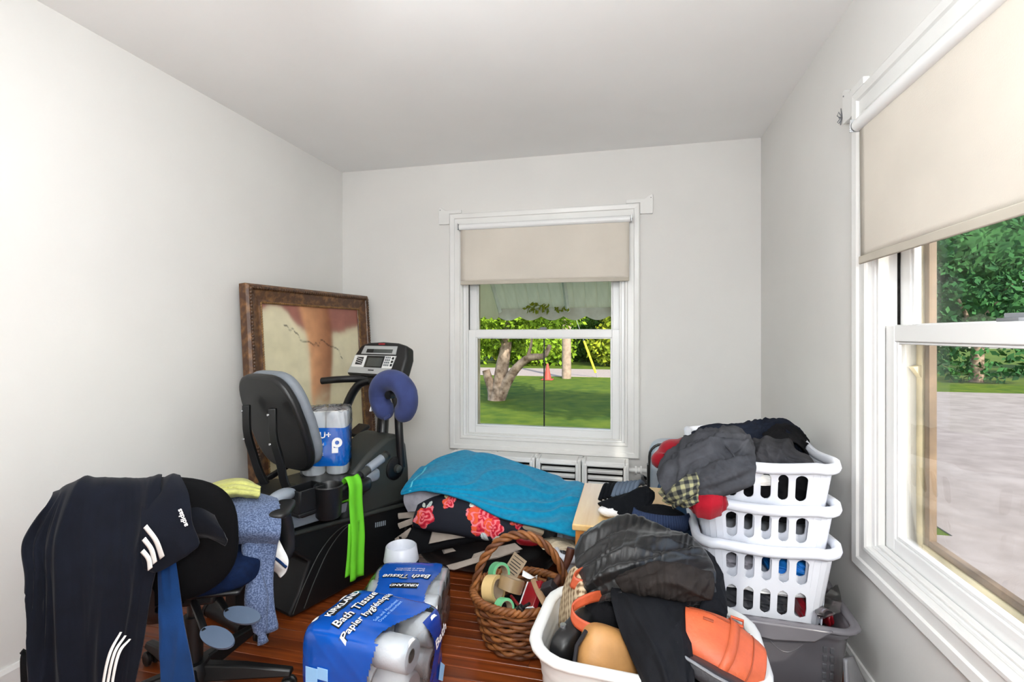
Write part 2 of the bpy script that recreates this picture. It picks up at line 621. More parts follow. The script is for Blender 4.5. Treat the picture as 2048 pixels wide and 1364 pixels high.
# outdoors
mat('grass', (92, 106, 30), 0.95, rgb2=(58, 82, 26), vscale=3.0, bump=0.6, bscale=40, detail=8)
mat('grass_blade', (112, 158, 48), 0.9, var=0.3, vscale=2)
mat('gravel', (172, 158, 150), 0.95, var=0.2, vscale=30, bump=0.5, bscale=40)
mat('asphalt', (152, 142, 136), 0.95, rgb2=(132, 122, 116), vscale=3, bump=0.4, bscale=90, detail=8)
mat('bark', (176, 156, 138), 0.95, rgb2=(92, 74, 60), vscale=7, bump=0.8, bscale=16)
mat('bark_dark', (84, 70, 58), 0.95, var=0.4, vscale=8, bump=0.8, bscale=16)
mat('leaf_light', (132, 158, 40), 0.8, rgb2=(86, 120, 30), vscale=1.6)
mat('leaf_mid', (80, 116, 38), 0.8, rgb2=(46, 80, 28), vscale=1.6)
mat('leaf_dark', (58, 104, 54), 0.8, rgb2=(34, 70, 42), vscale=1.6)
mat('leaf_yellow', (150, 154, 40), 0.8, rgb2=(104, 126, 34), vscale=1.6)
mat('pole_wood', (166, 146, 128), 0.9, var=0.25, vscale=6, bump=0.4, bscale=20)
mat('guard_yellow', (236, 218, 40), 0.5)
mat('cone_red', (160, 62, 48), 0.6)
mat('awning_paint', (242, 240, 222), 0.6, rgb2=(206, 206, 180), vscale=4, stretch=(6, 1, 1), bump=0.15)
m_ = MATS['awning_paint']                 # translucency added to brighten the underside of the slats
nt_ = m_.node_tree
tl_ = nt_.nodes.new('ShaderNodeBsdfTranslucent')
tl_.inputs[0].default_value = lin((252, 244, 218))
mx_ = nt_.nodes.new('ShaderNodeMixShader')
mx_.inputs[0].default_value = 0.5
nt_.links.new(nt_.nodes['Principled BSDF'].outputs[0], mx_.inputs[1])
nt_.links.new(tl_.outputs[0], mx_.inputs[2])
nt_.links.new(mx_.outputs[0], nt_.nodes['Material Output'].inputs[0])
mat('awning_rib', (240, 244, 236), 0.6, var=0.15, vscale=5)
mat('awning_valance', (226, 224, 214), 0.65, rgb2=(190, 184, 168), vscale=8)
mat('siding', (226, 222, 212), 0.7)
mat('roof_grey', (96, 92, 88), 0.9)

# ================================================================== THE ROOM
XL, XR, YB, YN, ZC = -2.073, 0.785, 3.30, -1.30, 2.44
TW = 0.16
W1C, W2C = -0.5785, 1.3315          # window centres: along x on the back wall, along y on the right wall
WH, WZ0, WZ1 = 0.55, 0.532, 1.985   # clear opening: half width, bottom, top

floor_o = struct(obj('floor', MB().bb(XL, XR, YN, YB, -0.5, -0.012), 'frame_dark'), 'narrow reddish brown hardwood strip floor')
pl = MB()
c_ = 0.0012
pw = 0.0572
pl.add([(0, 0, -0.011), (1, 0, -0.011), (1, pw, -0.011), (0, pw, -0.011),
        (0, c_ * 0.3, -0.0015), (1, c_ * 0.3, -0.0015), (1, pw - c_ * 0.3, -0.0015), (0, pw - c_ * 0.3, -0.0015),
        (0, c_ * 1.6, 0), (1, c_ * 1.6, 0), (1, pw - c_ * 1.6, 0), (0, pw - c_ * 1.6, 0)],
       [(8, 9, 10, 11), (4, 5, 9, 8), (6, 7, 11, 10), (0, 1, 5, 4), (2, 3, 7, 6), (5, 6, 10, 9), (7, 4, 8, 11), (1, 2, 6, 5), (3, 0, 4, 7)])
pl0 = None
y = YN
rng = random.Random(3)
while y < YB - pw * 0.5:
    cut = XL + rng.uniform(0.7, 2.2)
    for a, b in ((XL, cut), (cut + 0.001, XR)):
        if pl0 is None:
            p = obj('floor_plank', pl, 'floor_wood', floor_o)
            pl0 = p
        else:
            p = pl0.copy()
            COL.objects.link(p)
        p.location = (a, y, 0)
        p.scale = (b - a, 1, 1)
    y += pw + 0.0004

struct(obj('ceiling', MB().bb(XL - TW, XR + TW, YN - TW, YB + TW, ZC, ZC + 0.12), 'ceiling_paint'), 'plain off white plaster ceiling')
struct(obj('wall_left', MB().bb(XL - TW, XL, YN, YB, -0.5, ZC), 'wall_paint'), 'bare off white left wall')
struct(obj('wall_near', MB().bb(XL - TW, XR + TW, YN - TW, YN, -0.5, ZC), 'wall_paint'), 'off white wall behind the viewer')
mb = MB()
mb.bb(XL - TW, W1C - WH, YB, YB + TW, -0.5, ZC).bb(W1C + WH, XR + TW, YB, YB + TW, -0.5, ZC)
mb.bb(W1C - WH, W1C + WH, YB, YB + TW, -0.5, WZ0).bb(W1C - WH, W1C + WH, YB, YB + TW, WZ1, ZC)
struct(obj('wall_back', mb, 'wall_paint'), 'off white far wall with the smaller seen window')
mb = MB()
mb.bb(XR, XR + TW, YN, W2C - WH, -0.5, ZC).bb(XR, XR + TW, W2C + WH, YB, -0.5, ZC)
mb.bb(XR, XR + TW, W2C - WH, W2C + WH, -0.5, WZ0).bb(XR, XR + TW, W2C - WH, W2C + WH, WZ1, ZC)
struct(obj('wall_right', mb, 'wall_paint'), 'off white right wall with the large near window')
bbp = [(0, 0), (0.014, 0), (0.014, 0.085), (0.008, 0.10), (0, 0.10)]
struct(obj('baseboard_left', MB().prism([(XL + a, b) for a, b in bbp], YN, YB, 'y'), 'white_trim'))
struct(obj('baseboard_right', MB().prism([(XR - a, b) for a, b in bbp], YN, YB, 'y'), 'white_trim'))
struct(obj('baseboard_back', MB().prism([(YB - a, b) for a, b in bbp], XL + 0.014, XR - 0.014, 'x'), 'white_trim'))
# the roof of the house, unseen from here, keeps the rain and the sun off the ceiling
roof = MB().prism([(XL - 0.6, ZC + 0.12), (XR + 0.6, ZC + 0.12), ((XL + XR) / 2, ZC + 1.3)], YN - 0.5, YB + 0.35, 'y')
struct(obj('roof', roof, 'roof_grey'), 'low gable roof above the room')

def frame_sweep(prof, x0, x1, z0, z1, name, m, parent, bevel=0.0):
    """four mitred lengths of moulding around the opening x0..x1, z0..z1; prof = (distance outwards, y)"""
    out = []
    def corner(sx, sz, o):
        return ((x0 - o) if sx < 0 else (x1 + o), (z0 - o) if sz < 0 else (z1 + o))
    for (a, b) in (((-1, -1), (1, -1)), ((1, -1), (1, 1)), ((1, 1), (-1, 1)), ((-1, 1), (-1, -1))):
        vs, fs = [], []
        n = len(prof)
        for cn in (a, b):
            for o, yy in prof:
                x, z = corner(cn[0], cn[1], o)
                vs.append((x, yy, z))
        for i in range(n):
            j = (i + 1) % n
            fs.append((i, j, n + j, n + i))
        fs.append(tuple(range(n)))
        fs.append(tuple(range(2 * n - 1, n - 1, -1)))
        out.append(obj(name, MB().add(vs, fs), m, parent, bevel=bevel))
    return out

def rect_frame(mb, x0, x1, z0, z1, y0, y1, l, r, b, t):
    mb.bb(x0, x0 + l, y0, y1, z0, z1).bb(x1 - r, x1, y0, y1, z0, z1)
    mb.bb(x0 + l, x1 - r, y0, y1, z0, z0 + b).bb(x0 + l, x1 - r, y0, y1, z1 - t, z1)
    return mb

def window(name, label, loc, rz, mullion):
    t = bpy.data.objects.new(name, None)
    t.location = loc
    t.rotation_euler = (0, 0, rz)
    COL.objects.link(t)
    struct(t, label)
    prof = [(0, 0), (0, -0.014), (0.006, -0.019), (0.016, -0.019), (0.022, -0.013), (0.058, -0.013), (0.062, -0.021),
            (0.088, -0.024), (0.095, -0.019), (0.095, 0)]
    frame_sweep(prof, -WH, WH, WZ0, WZ1, 'casing', 'white_trim', t)
    # jamb liner with stop beads
    jl = rect_frame(MB(), -WH, WH, WZ0, WZ1, 0.001, 0.158, 0.02, 0.02, 0.012, 0.02)
    obj('jamb_liner', jl, 'vinyl', t, bevel=0.002)
    st = rect_frame(MB(), -WH + 0.02, WH - 0.02, WZ0 + 0.012, WZ1 - 0.02, 0.006, 0.027, 0.012, 0.012, 0.008, 0.012)
    obj('stop_bead', st, 'white_trim', t, bevel=0.002)
    ch = MB()
    for s in (-1, 1):
        ch.bb(s * (WH - 0.021) - 0.001, s * (WH - 0.021) + 0.001, 0.066, 0.074, 1.27, WZ1 - 0.03)
    obj('weather_strip', ch, 'dark_gasket', t)
    # lower sash
    x1 = WH - 0.022
    lo = rect_frame(MB(), -x1, x1, WZ0 + 0.013, 1.268, 0.030, 0.064, 0.058, 0.058, 0.05, 0.052)
    so = obj('lower_sash', lo, 'vinyl', t, bevel=0.003)
    be = rect_frame(MB(), -x1 + 0.058, x1 - 0.058, WZ0 + 0.063, 1.216, 0.036, 0.056, 0.011, 0.011, 0.011, 0.008)
    obj('glazing_bead', be, 'vinyl', so, bevel=0.002)
    obj('pane', MB().bb(-x1 + 0.06, x1 - 0.06, 0.045, 0.049, WZ0 + 0.065, 1.214), 'pane', so)
    lk = MB().bb(-0.035, 0.035, 0.036, 0.062, 1.268, 1.276).box((0.008, 0.05, 1.281), (0.022, 0.006, 0.006), (0, 0, 0.4))
    obj('sash_lock', lk, 'ink_grey', so, bevel=0.002)
    # upper sash, set further out
    up = rect_frame(MB(), -x1, x1, 1.222, WZ1 - 0.021, 0.074, 0.106, 0.056, 0.056, 0.042, 0.05)
    uo = obj('upper_sash', up, 'vinyl', t, bevel=0.003)
    be = rect_frame(MB(), -x1 + 0.056, x1 - 0.056, 1.264, WZ1 - 0.071, 0.080, 0.098, 0.01, 0.01, 0.008, 0.01)
    obj('glazing_bead', be, 'vinyl', uo, bevel=0.002)
    obj('pane', MB().bb(-x1 + 0.058, x1 - 0.058, 0.088, 0.092, 1.266, WZ1 - 0.073), 'pane', uo)
    # storm window outside
    so1 = rect_frame(MB(), -x1 - 0.002, x1 + 0.002, WZ0 + 0.013, WZ1 - 0.022, 0.118, 0.150, 0.035, 0.035, 0.03, 0.03)
    s1 = obj('storm_frame', so1, 'storm_beige', t, bevel=0.003)
    so2 = rect_frame(MB(), -x1 + 0.034, x1 - 0.034, WZ0 + 0.043, WZ1 - 0.052, 0.124, 0.146, 0.024, 0.024, 0.02, 0.02)
    obj('storm_sash', so2, 'storm_brown' if not mullion else 'storm_beige', s1, bevel=0.002)
    if mullion:
        obj('storm_mullion', MB().bb(-0.004, 0.004, 0.128, 0.142, WZ0 + 0.06, 1.25), 'black_metal', s1)
    else:
        obj('storm_catch', MB().prism([(0.118, 1.10), (0.118, 1.14), (0.095, 1.135)], -x1 + 0.0, -x1 + 0.03, 'x'), 'storm_beige', s1)
    # outer sill
    obj('outer_sill', MB().prism([(0.15, WZ0 - 0.05), (0.15, WZ0 + 0.01), (0.24, WZ0 - 0.02), (0.24, WZ0 - 0.05)], -WH - 0.06, WH + 0.06, 'x'), 'storm_brown', t)
    return t

window('window_1', 'white double hung window on the far wall looking out on the lawn', (W1C, YB, 0), 0, True)
window('window_2', 'white double hung window at the right edge looking out on the driveway', (XR, W2C, 0), -PI / 2, False)

def roller_shade(label, loc, rz, hw, ztop, zbot, shift=0.0):
    t = thing('roller_shade', label, 'roller shade', loc, rz, 'cream roller shades')
    y0 = -0.052
    rl = MB().lathe([(0.0, -hw - 0.008), (0.021, -hw - 0.008), (0.021, hw + 0.008), (0.0, hw + 0.008)], (shift, y0, ztop), 24,
                    Matrix.Rotation(PI / 2, 3, 'Y'))
    obj('roller', rl, 'vinyl', t, smooth=True)
    # cloth hangs from the wall side of the tube
    n = 24
    P = np.zeros((n, 30, 3))
    for i in range(n):
        f = i / (n - 1)
        z = ztop - 0.004 - f * (ztop - 0.004 - zbot - 0.024)
        for j in range(30):
            g = j / 29
            P[i, j] = (shift - hw + 2 * hw * g, y0 + 0.0 + 0.003 * math.sin(g * 9 + f * 2) * f, z)
    fb = sheet('shade_cloth', P, 'shade_fabric', t, 0.0012)
    obj('hem_bar', MB().bb(shift - hw, shift + hw, y0 - 0.004, y0 + 0.004, zbot, zbot + 0.026), 'hem_fabric', t, bevel=0.003)
    for s in (-1, 1):
        b = MB().bb(shift + s * (hw + 0.014) - 0.003, shift + s * (hw + 0.014) + 0.003, -0.076, -0.021, ztop - 0.02, ztop + 0.022)
        bo = obj('bracket', b, 'chrome', t, bevel=0.001)
        obj('pin', MB().lathe([(0, -0.006), (0.006, -0.006), (0.006, 0.006), (0, 0.006)], (shift + s * (hw + 0.014), y0, ztop), 10, Matrix.Rotation(PI / 2, 3, 'Y')), 'ink_grey', bo)
    return t
roller_shade('cream roller shade half lowered over the far wall window', (W1C, YB, 0), 0, 0.566, 1.975, 1.578, 0.014)
roller_shade('cream roller shade half lowered over the large window at right', (XR, W2C, 0), -PI / 2, 0.53, 1.925, 1.467, 0.025)

# painted wooden curtain rod brackets at the casing corners
def rod_bracket(label, loc, rz, s):
    pts = [(0.002, -0.07), (0.078, -0.07), (0.082, -0.066), (0.082, 0.05), (0.066, 0.052), (0.03, 0.026), (-0.085, 0.026), (-0.085, 0.002), (0.002, 0.002)]
    pts = [(s * x, z) for x, z in pts]
    t = thing('curtain_rod_bracket', label, 'bracket', loc, rz, 'white curtain rod brackets')
    obj('plate', MB().prism(pts, -0.020, 0.0, 'y'), 'white_trim', t, bevel=0.002)
    obj('screw', MB().lathe([(0, 0), (0.003, 0), (0.003, 0.002), (0, 0.002)], (s * 0.07, -0.020, 0.03), 8, Matrix.Rotation(PI / 2, 3, 'X')), 'ink_grey', t)
zt = WZ1 + 0.095
rod_bracket('white bracket block at the left top corner of the far window casing', (W1C - WH - 0.095, YB, zt), 0, -1)
rod_bracket('white bracket block at the right top corner of the far window casing', (W1C + WH + 0.095, YB, zt), 0, 1)
rod_bracket('white bracket block at the top corner of the right wall window', (XR, W2C + WH + 0.095, zt), -PI / 2, -1)
hk = MB()
hx, hy, hz = XR - 0.004, W2C + WH + 0.095 + 0.125, 2.055
for dy, dz, q in ((0.02, 0.025, 0.3), (-0.016, 0.03, 0.9), (0.018, -0.018, 0.5), (-0.01, -0.03, 0.1)):
    hk.tube([(hx, hy, hz), (hx - 0.008, hy + dy * 0.6, hz + dz), (hx - 0.010, hy + dy, hz + dz * 0.6), (hx - 0.004, hy + dy * 0.4, hz)], 0.0016, 6)
hk.tube([(hx + 0.004, hy, hz), (hx - 0.012, hy, hz)], 0.003, 8)
tag(obj('wall_hook', hk, 'ink_grey', smooth=True), 'tiny grey butterfly shaped wall hook on the right wall', 'hook')

# ------------------------------------------------------------------ unseen pendant, added to brighten ceiling and walls
lt = thing('fill_pendant', 'unseen opal glass pendant added above the viewer to brighten the room', 'fill light', (-0.55, 0.72, ZC))
obj('canopy', MB().lathe([(0, -0.001), (0.09, -0.001), (0.085, -0.02), (0.03, -0.03), (0.012, -0.22), (0.0, -0.22)], n=32), 'brass', lt, smooth=True)
gl = [(0.15 * math.sin(a), -0.35 - 0.14 * math.cos(a)) for a in np.linspace(0.0, PI, 18)]
obj('globe', MB().lathe(gl, n=32), 'pendant_fill', lt, smooth=True)

fl = thing('fill_lantern', 'unseen round paper lantern added behind the viewer as fill light', 'fill light', (0.15, -0.24, 0))  # unseen lantern, added for flat even light from behind the camera
obj('base', MB().lathe([(0, 0.001), (0.14, 0.001), (0.14, 0.02), (0.03, 0.035), (0, 0.035)], n=32), 'black_metal', fl, smooth=True)
obj('pole', MB().lathe([(0, 0.03), (0.012, 0.03), (0.012, 1.32), (0, 1.32)], n=14), 'black_metal', fl, smooth=True)
obj('lantern', MB().lathe([(0.16 * math.sin(a), 1.46 - 0.15 * math.cos(a)) for a in np.linspace(0.0, PI, 20)], n=32), 'lantern_fill', fl, smooth=True)

# ------------------------------------------------------------------ radiator under the far window
rad = thing('radiator', 'white cast iron radiator with wide slotted sections under the far window', 'radiator', (0, 0, 0))
rx0, rw, rzt = -1.155, 0.284, 0.455
for k in range(4):
    x0 = rx0 + k * (rw + 0.006)
    x1 = x0 + rw
    s = MB()
    s.bb(x0, x1, 3.20, 3.26, 0.07, rzt - 0.01)
    s.bb(x0, x0 + 0.022, 3.085, 3.20, 0.07, rzt).bb(x1 - 0.022, x1, 3.085, 3.20, 0.07, rzt)
    s.bb(x0 + 0.022, x1 - 0.022, 3.085, 3.20, rzt - 0.03, rzt).bb(x0 + 0.022, x1 - 0.022, 3.085, 3.20, 0.07, 0.10)
    so = obj('section', s, 'radiator_paint', rad, bevel=0.007, seg=3)
    fr = rect_frame(MB(), x0 + 0.014, x1 - 0.014, 0.085, rzt - 0.016, 3.074, 3.090, 0.018, 0.018, 0.015, 0.014)
    obj('section_rim', fr, 'radiator_paint', so, bevel=0.005, seg=2)
    obj('core', MB().bb(x0 + 0.03, x1 - 0.03, 3.150, 3.19, 0.11, rzt - 0.032), 'radiator_core', so)
    z = rzt - 0.062
    while z > 0.13:
        obj('louver', MB().box(((x0 + x1) / 2, 3.102, z), (rw / 2 - 0.036, 0.012, 0.010), (0.35, 0, 0)), 'radiator_paint', so, bevel=0.003)
        z -= 0.040
    for q in (0.07, 0.21):
        obj('foot', MB().bb(x0 + q, x0 + q + 0.03, 3.10, 3.24, 0.0, 0.075), 'radiator_paint', so, bevel=0.006)
    if k < 3:
        for zz in (rzt - 0.02, 0.16):
            nb = MB().lathe([(0, -0.02), (0.022, -0.02), (0.022, 0.02), (0, 0.02)], (x1 + 0.003, 3.15, zz), 12, Matrix.Rotation(PI / 2, 3, 'Y'))
            obj('nipple', nb, 'radiator_paint', so, smooth=True)
pp = MB().tube([(rx0 + 4 * (rw + 0.006) - 0.01, 3.15, 0.40), (0.10, 3.15, 0.40), (0.125, 3.15, 0.385), (0.13, 3.15, 0.36), (0.13, 3.15, 0.0)], 0.014, 12)
obj('pipe', pp, 'radiator_paint', rad, smooth=True)
vv = MB().lathe([(0, -0.02), (0.026, -0.02), (0.026, -0.008), (0.018, -0.006), (0.018, 0.01), (0.028, 0.012), (0.028, 0.022), (0, 0.022)], (0.055, 3.15, 0.40), 14, Matrix.Rotation(PI / 2, 3, 'Y'))
obj('valve', vv, 'radiator_paint', rad, smooth=True)

# ================================================================== OUTDOORS
GZ = -0.5
struct(obj('lawn', MB().bb(-60, 60, YB + TW, 70, GZ - 0.3, GZ).bb(-60, 60, -30, YB + TW, GZ - 0.3, GZ - 0.002), 'grass'), 'green lawn outside the windows')
struct(obj('gravel_road', MB().bb(-60, 2.7, 20.2, 24.6, GZ - 0.1, GZ + 0.012), 'gravel'), 'pale gravel lane beyond the lawn')
struct(obj('driveway', MB().bb(1.25, 40, -10, 5.0, GZ - 0.1, GZ + 0.01).bb(2.7, 40, 5.0, 17.4, GZ - 0.1, GZ + 0.01).bb(2.7, 6.5, 17.4, 24.6, GZ - 0.1, GZ + 0.011), 'asphalt'), 'pale worn driveway outside the right window')

def raw_mesh(name, V, F, m, parent=None, n=4):
    me = bpy.data.meshes.new(name)
    me.vertices.add(len(V))
    me.vertices.foreach_set('co', V.astype(np.float32).reshape(-1))
    me.loops.add(F.size)
    me.loops.foreach_set('vertex_index', F.astype(np.int32).reshape(-1))
    me.polygons.add(len(F))
    me.polygons.foreach_set('loop_start', np.arange(0, F.size, n, dtype=np.int32))
    me.update(calc_edges=True)
    me.materials.append(MATS[m])
    o = bpy.data.objects.new(name, me)
    COL.objects.link(o)
    if parent:
        o.parent = parent
    return o

def leaf_cloud(name, blobs, size, m, parent, seed):
    """many leaf blades on and in a set of ellipsoids (centre, radii, count)"""
    rg = np.random.RandomState(seed)
    Cs = []
    for c, r, n in blobs:
        d = rg.normal(size=(n, 3))
        d /= np.linalg.norm(d, axis=1, keepdims=True)
        rad_ = rg.uniform(0.55, 1.03, (n, 1)) ** 0.6
        Cs.append(np.array(c) + d * rad_ * np.array(r))
    Cn = np.concatenate(Cs)
    n = len(Cn)
    a = rg.normal(size=(n, 3))
    a[:, 2] -= 0.4
    a /= np.linalg.norm(a, axis=1, keepdims=True)
    b = np.cross(a, rg.normal(size=(n, 3)))
    b /= np.linalg.norm(b, axis=1, keepdims=True)
    s = size * rg.uniform(0.6, 1.3, (n, 1))
    V = np.stack([Cn, Cn + a * s * 0.5 + b * s * 0.28, Cn + a * s, Cn + a * s * 0.5 - b * s * 0.28], 1).reshape(-1, 3)
    F = np.arange(4 * n).reshape(-1, 4)
    o = raw_mesh(name, V, F, m, parent)
    o['kind'] = 'stuff'
    return o

def tree(name, label, base, stems, blobs, size, leafm, barkm, seed, group=None, core=None):
    t = thing(name, label, 'tree', base, 0, group)
    bx_, by_, bz_ = base
    tr = MB()
    for path, r0, r1 in stems:
        P = cr1(np.array(path, float), 14)
        tr.tube([(p[0] - bx_, p[1] - by_, p[2] - bz_) for p in P], [r0 + (r1 - r0) * i / 13 for i in range(14)], 10)
    obj('trunk', tr, barkm, t, smooth=True)
    bl = [((c[0] - bx_, c[1] - by_, c[2] - bz_), r, n) for c, r, n in blobs]
    leaf_cloud('foliage', bl, size, leafm, t, seed)
    if core:
        cm = MB()
        for k, (c, r) in enumerate(core):
            q = lump((c[0] - bx_, c[1] - by_, c[2] - bz_), r, seed + k, 0.3, 14, 3)
            cm.add(q.v, q.f)
        obj('inner_foliage', cm, leafm, t, smooth=True, auto=False)
    return t

g = at(992, 798, 12.6)
gx = g[0]
Z = lambda p, dz=0: (p[0], p[1], p[2] + dz)
tree('lawn_tree', 'pale forked tree standing on the lawn outside the far window', (gx, 12.6, GZ),
     [([(gx, 12.6, GZ - 0.1), at(1000, 770, 12.6), at(1004, 735, 12.6), at(1012, 690, 12.65), at(1016, 620, 12.7), at(1022, 520, 12.8)], 0.22, 0.10),
      ([(gx + 0.05, 12.6, GZ - 0.1), at(1012, 768, 12.5), at(1034, 735, 12.4), at(1060, 715, 12.3), at(1088, 712, 12.2), at(1100, 690, 12.2)], 0.16, 0.05),
      ([(gx - 0.08, 12.6, GZ - 0.1), at(984, 780, 12.6), at(976, 755, 12.6), at(972, 740, 12.6)], 0.14, 0.10),
      ([at(1054, 718, 12.3), at(1062, 690, 12.3), at(1066, 650, 12.3)], 0.05, 0.02)],
     [(at(990, 625, 12.4), (1.5, 1.2, 0.62), 2200), (at(1040, 600, 12.8), (1.7, 1.3, 0.75), 1400), (at(985, 672, 12.9), (0.9, 0.6, 0.42), 900), (at(1010, 690, 13.2), (0.6, 0.5, 0.3), 400),
      (at(1085, 625, 12.4), (0.9, 0.9, 0.55), 900)],
     0.15, 'leaf_light', 'bark', 3)
hb = [(-12.8, 31.8, 2.6, 'leaf_mid'), (-9.8, 27.4, 2.4, 'leaf_light'), (-7.4, 31.8, 2.3, 'leaf_yellow'), (-4.9, 27.4, 2.3, 'leaf_light'), (-2.4, 31.8, 2.3, 'leaf_mid'), (-0.1, 27.4, 2.3, 'leaf_yellow'), (2.6, 31.8, 2.3, 'leaf_mid')]
for k, (hx_, hy_, hr, lm) in enumerate(hb):
    tree('hedgerow_tree', ['leafy shrub at the far left end of the hedgerow across the lane', 'light green shrub left of the forked tree across the lane',
                           'yellow green shrub behind the forked tree across the lane', 'light green shrub across the lane behind the traffic cone',
                           'dark leaved shrub across the lane behind the utility pole', 'yellow green shrub across the lane by the yellow guy wire guard',
                           'leafy shrub across the lane at the right end of the hedgerow'][k], (hx_, hy_, GZ),
         [([(hx_, hy_, GZ - 0.1), (hx_ + 0.1, hy_, 1.5), (hx_ - 0.1, hy_, 3.0)], 0.16, 0.08)],
         [((hx_, hy_, 0.7), (hr * 0.95, 1.6, 1.4), 1800), ((hx_ + 0.4, hy_ + 0.4, 2.9), (hr * 0.98, 1.6, 1.8), 2000)],
         0.30, lm, 'bark_dark', 20 + k, 'hedgerow across the lane', [((hx_, hy_ + 0.3, 0.9), (hr * 0.7, 1.2, 1.5)), ((hx_ + 0.3, hy_ + 0.6, 3.0), (hr * 0.72, 1.2, 1.7))])
up_ = at(1133, 757, 19.4)
ut = thing('utility_pole', 'weathered wooden utility pole at the edge of the lane', 'utility pole', (up_[0], 19.4, GZ))
obj('shaft', MB().lathe([(0, 0.001), (0.185, 0), (0.14, 8.4), (0, 8.4)], n=16), 'pole_wood', ut, smooth=True)
obj('crossarm', MB().bb(-1.1, 1.1, -0.06, 0.06, 7.6, 7.72), 'pole_wood', ut)
y0_ = at(1186, 731, 20.0)
y1_ = at(1168, 682, 20.0)
gy = thing('guy_wire', 'slanting guy wire with bright yellow guard by the pole', 'guy wire', (0, 0, 0))
dv = Vector(y1_) - Vector(y0_)
b0 = Vector(y0_) - dv * ((y0_[2] - GZ) / dv.z)
obj('wire', MB().tube([tuple(b0), tuple(b0 + dv * 6)], 0.012, 6), 'ink_grey', gy)
obj('guard', MB().tube([tuple(b0 + dv * 0.2), y1_], 0.045, 10), 'guard_yellow', gy, smooth=True)
cn = at(1095, 755, 18.6)
ct = thing('traffic_cone', 'faded orange traffic cone standing by the gravel lane', 'traffic cone', (cn[0], 18.6, GZ))
obj('cone', MB().lathe([(0, 0.62), (0.035, 0.62), (0.15, 0.04), (0, 0.04)], n=18), 'cone_red', ct, smooth=True)
obj('foot', MB().bb(-0.22, 0.22, -0.22, 0.22, 0.001, 0.04), 'cone_red', ct, bevel=0.02)

# trees beyond the driveway, seen through the right window
rt = [((12.2, 21.3), 'leaf_dark', 4.6, 'dark green tree nearest the storm frame in the right window'), ((18.3, 22.2), 'leaf_mid', 5.0, 'mid green tree beyond the driveway, nearest the right picture edge'),
      ((21.6, 29.0), 'leaf_dark', 5.0, 'dark tree far beyond the driveway, furthest right'), ((13.6, 29.0), 'leaf_dark', 5.6, 'tall dark tree behind the others beyond the driveway')]
for k, ((tx, ty), lm, hh, lb) in enumerate(rt):
    tree('driveway_tree', lb, (tx, ty, GZ), [([(tx, ty, GZ - 0.1), (tx + 0.1, ty, 2.2), (tx - 0.1, ty, hh)], 0.22, 0.1), ([(tx, ty, 1.6), (tx + 0.9, ty - 0.3, 3.0)], 0.1, 0.04), ([(tx, ty, 1.2), (tx - 0.8, ty - 0.4, 2.6)], 0.1, 0.04)],
         [((tx, ty, hh), (2.6, 2.3, 2.6), 2600), ((tx - 0.8, ty - 0.8, hh - 2.0), (2.0, 1.6, 1.4), 1500), ((tx + 1.0, ty - 0.6, hh + 2.2), (2.0, 1.8, 1.6), 1200), ((tx, ty - 0.4, 0.5), (2.0, 1.0, 0.9), 700)],
         0.26, lm, 'bark', 60 + k, 'trees beyond the driveway', [((tx, ty + 0.6, hh), (2.1, 1.7, 2.2)), ((tx, ty + 0.6, hh - 2.3), (2.2, 1.0, 1.6))])
# yard tree beside the house that shades the right half of the lawn
tree('yard_tree', 'broad yard tree beside the house shading the lawn', (2.3, 6.2, GZ), [([(2.3, 6.2, GZ - 0.1), (2.35, 6.2, 2.0), (2.3, 6.3, 4.6)], 0.24, 0.1)],
     [((2.3, 6.2, 4.7), (2.0, 2.0, 1.2), 1800), ((2.9, 7.2, 4.0), (1.5, 1.5, 0.9), 900), ((1.7, 5.2, 5.6), (1.4, 1.3, 0.9), 700)], 0.26, 'leaf_mid', 'bark', 90,
     None, [((2.3, 6.2, 4.7), (1.4, 1.4, 0.7))])

# ------------------------------------------------------------------ metal awning over the far window
aw = thing('window_awning', 'pale green slatted awning with scalloped valance outside the far window', 'awning', (0, 0, 0))
ax0, ax1 = -1.15, 0.23
A0, A1 = (YB + TW + 0.004, 2.20), (4.32, 1.47)
nb_ = 14
bw = (ax1 - ax0) / nb_
sl = None
dy_, dz_ = A1[0] - A0[0], A1[1] - A0[1]
ln = math.hypot(dy_, dz_)
for k in range(nb_):
    if sl is None:
        s = MB().prism([(-bw * 0.5, 0), (-bw * 0.42, 0.012), (bw * 0.42, 0.012), (bw * 0.5, 0), (bw * 0.40, -0.004), (-bw * 0.40, -0.004)], 0, ln, 'y')
        sl = obj('slat', s, 'awning_paint', aw)
        o = sl
    else:
        o = sl.copy()
        COL.objects.link(o)
    o.location = (ax0 + bw * (k + 0.5), A0[0], A0[1])
    o.rotation_euler = (math.atan2(dz_, dy_), 0, 0)
for x in (ax0 + 0.02, W1C + 0.06, ax1 - 0.02):
    obj('rafter', MB().tube([(x, A0[0], A0[1] - 0.03), (x, A1[0] - 0.01, A1[1] - 0.03)], 0.02, 4), 'awning_rib', aw)
v = MB()
sc = []
n = 7
for k in range(n):
    x0 = ax0 + (ax1 - ax0) * k / n
    wv = (ax1 - ax0) / n
    for q in range(8):
        f = q / 8
        sc.append((x0 + wv * f, A1[1] - 0.075 - 0.035 * math.sin(PI * f)))
poly = [(ax0, A1[1] + 0.01)] + sc + [(ax1, A1[1] - 0.075), (ax1, A1[1] + 0.01)]
obj('valance', MB().prism(poly, A1[0], A1[0] + 0.012, 'y'), 'awning_valance', aw)
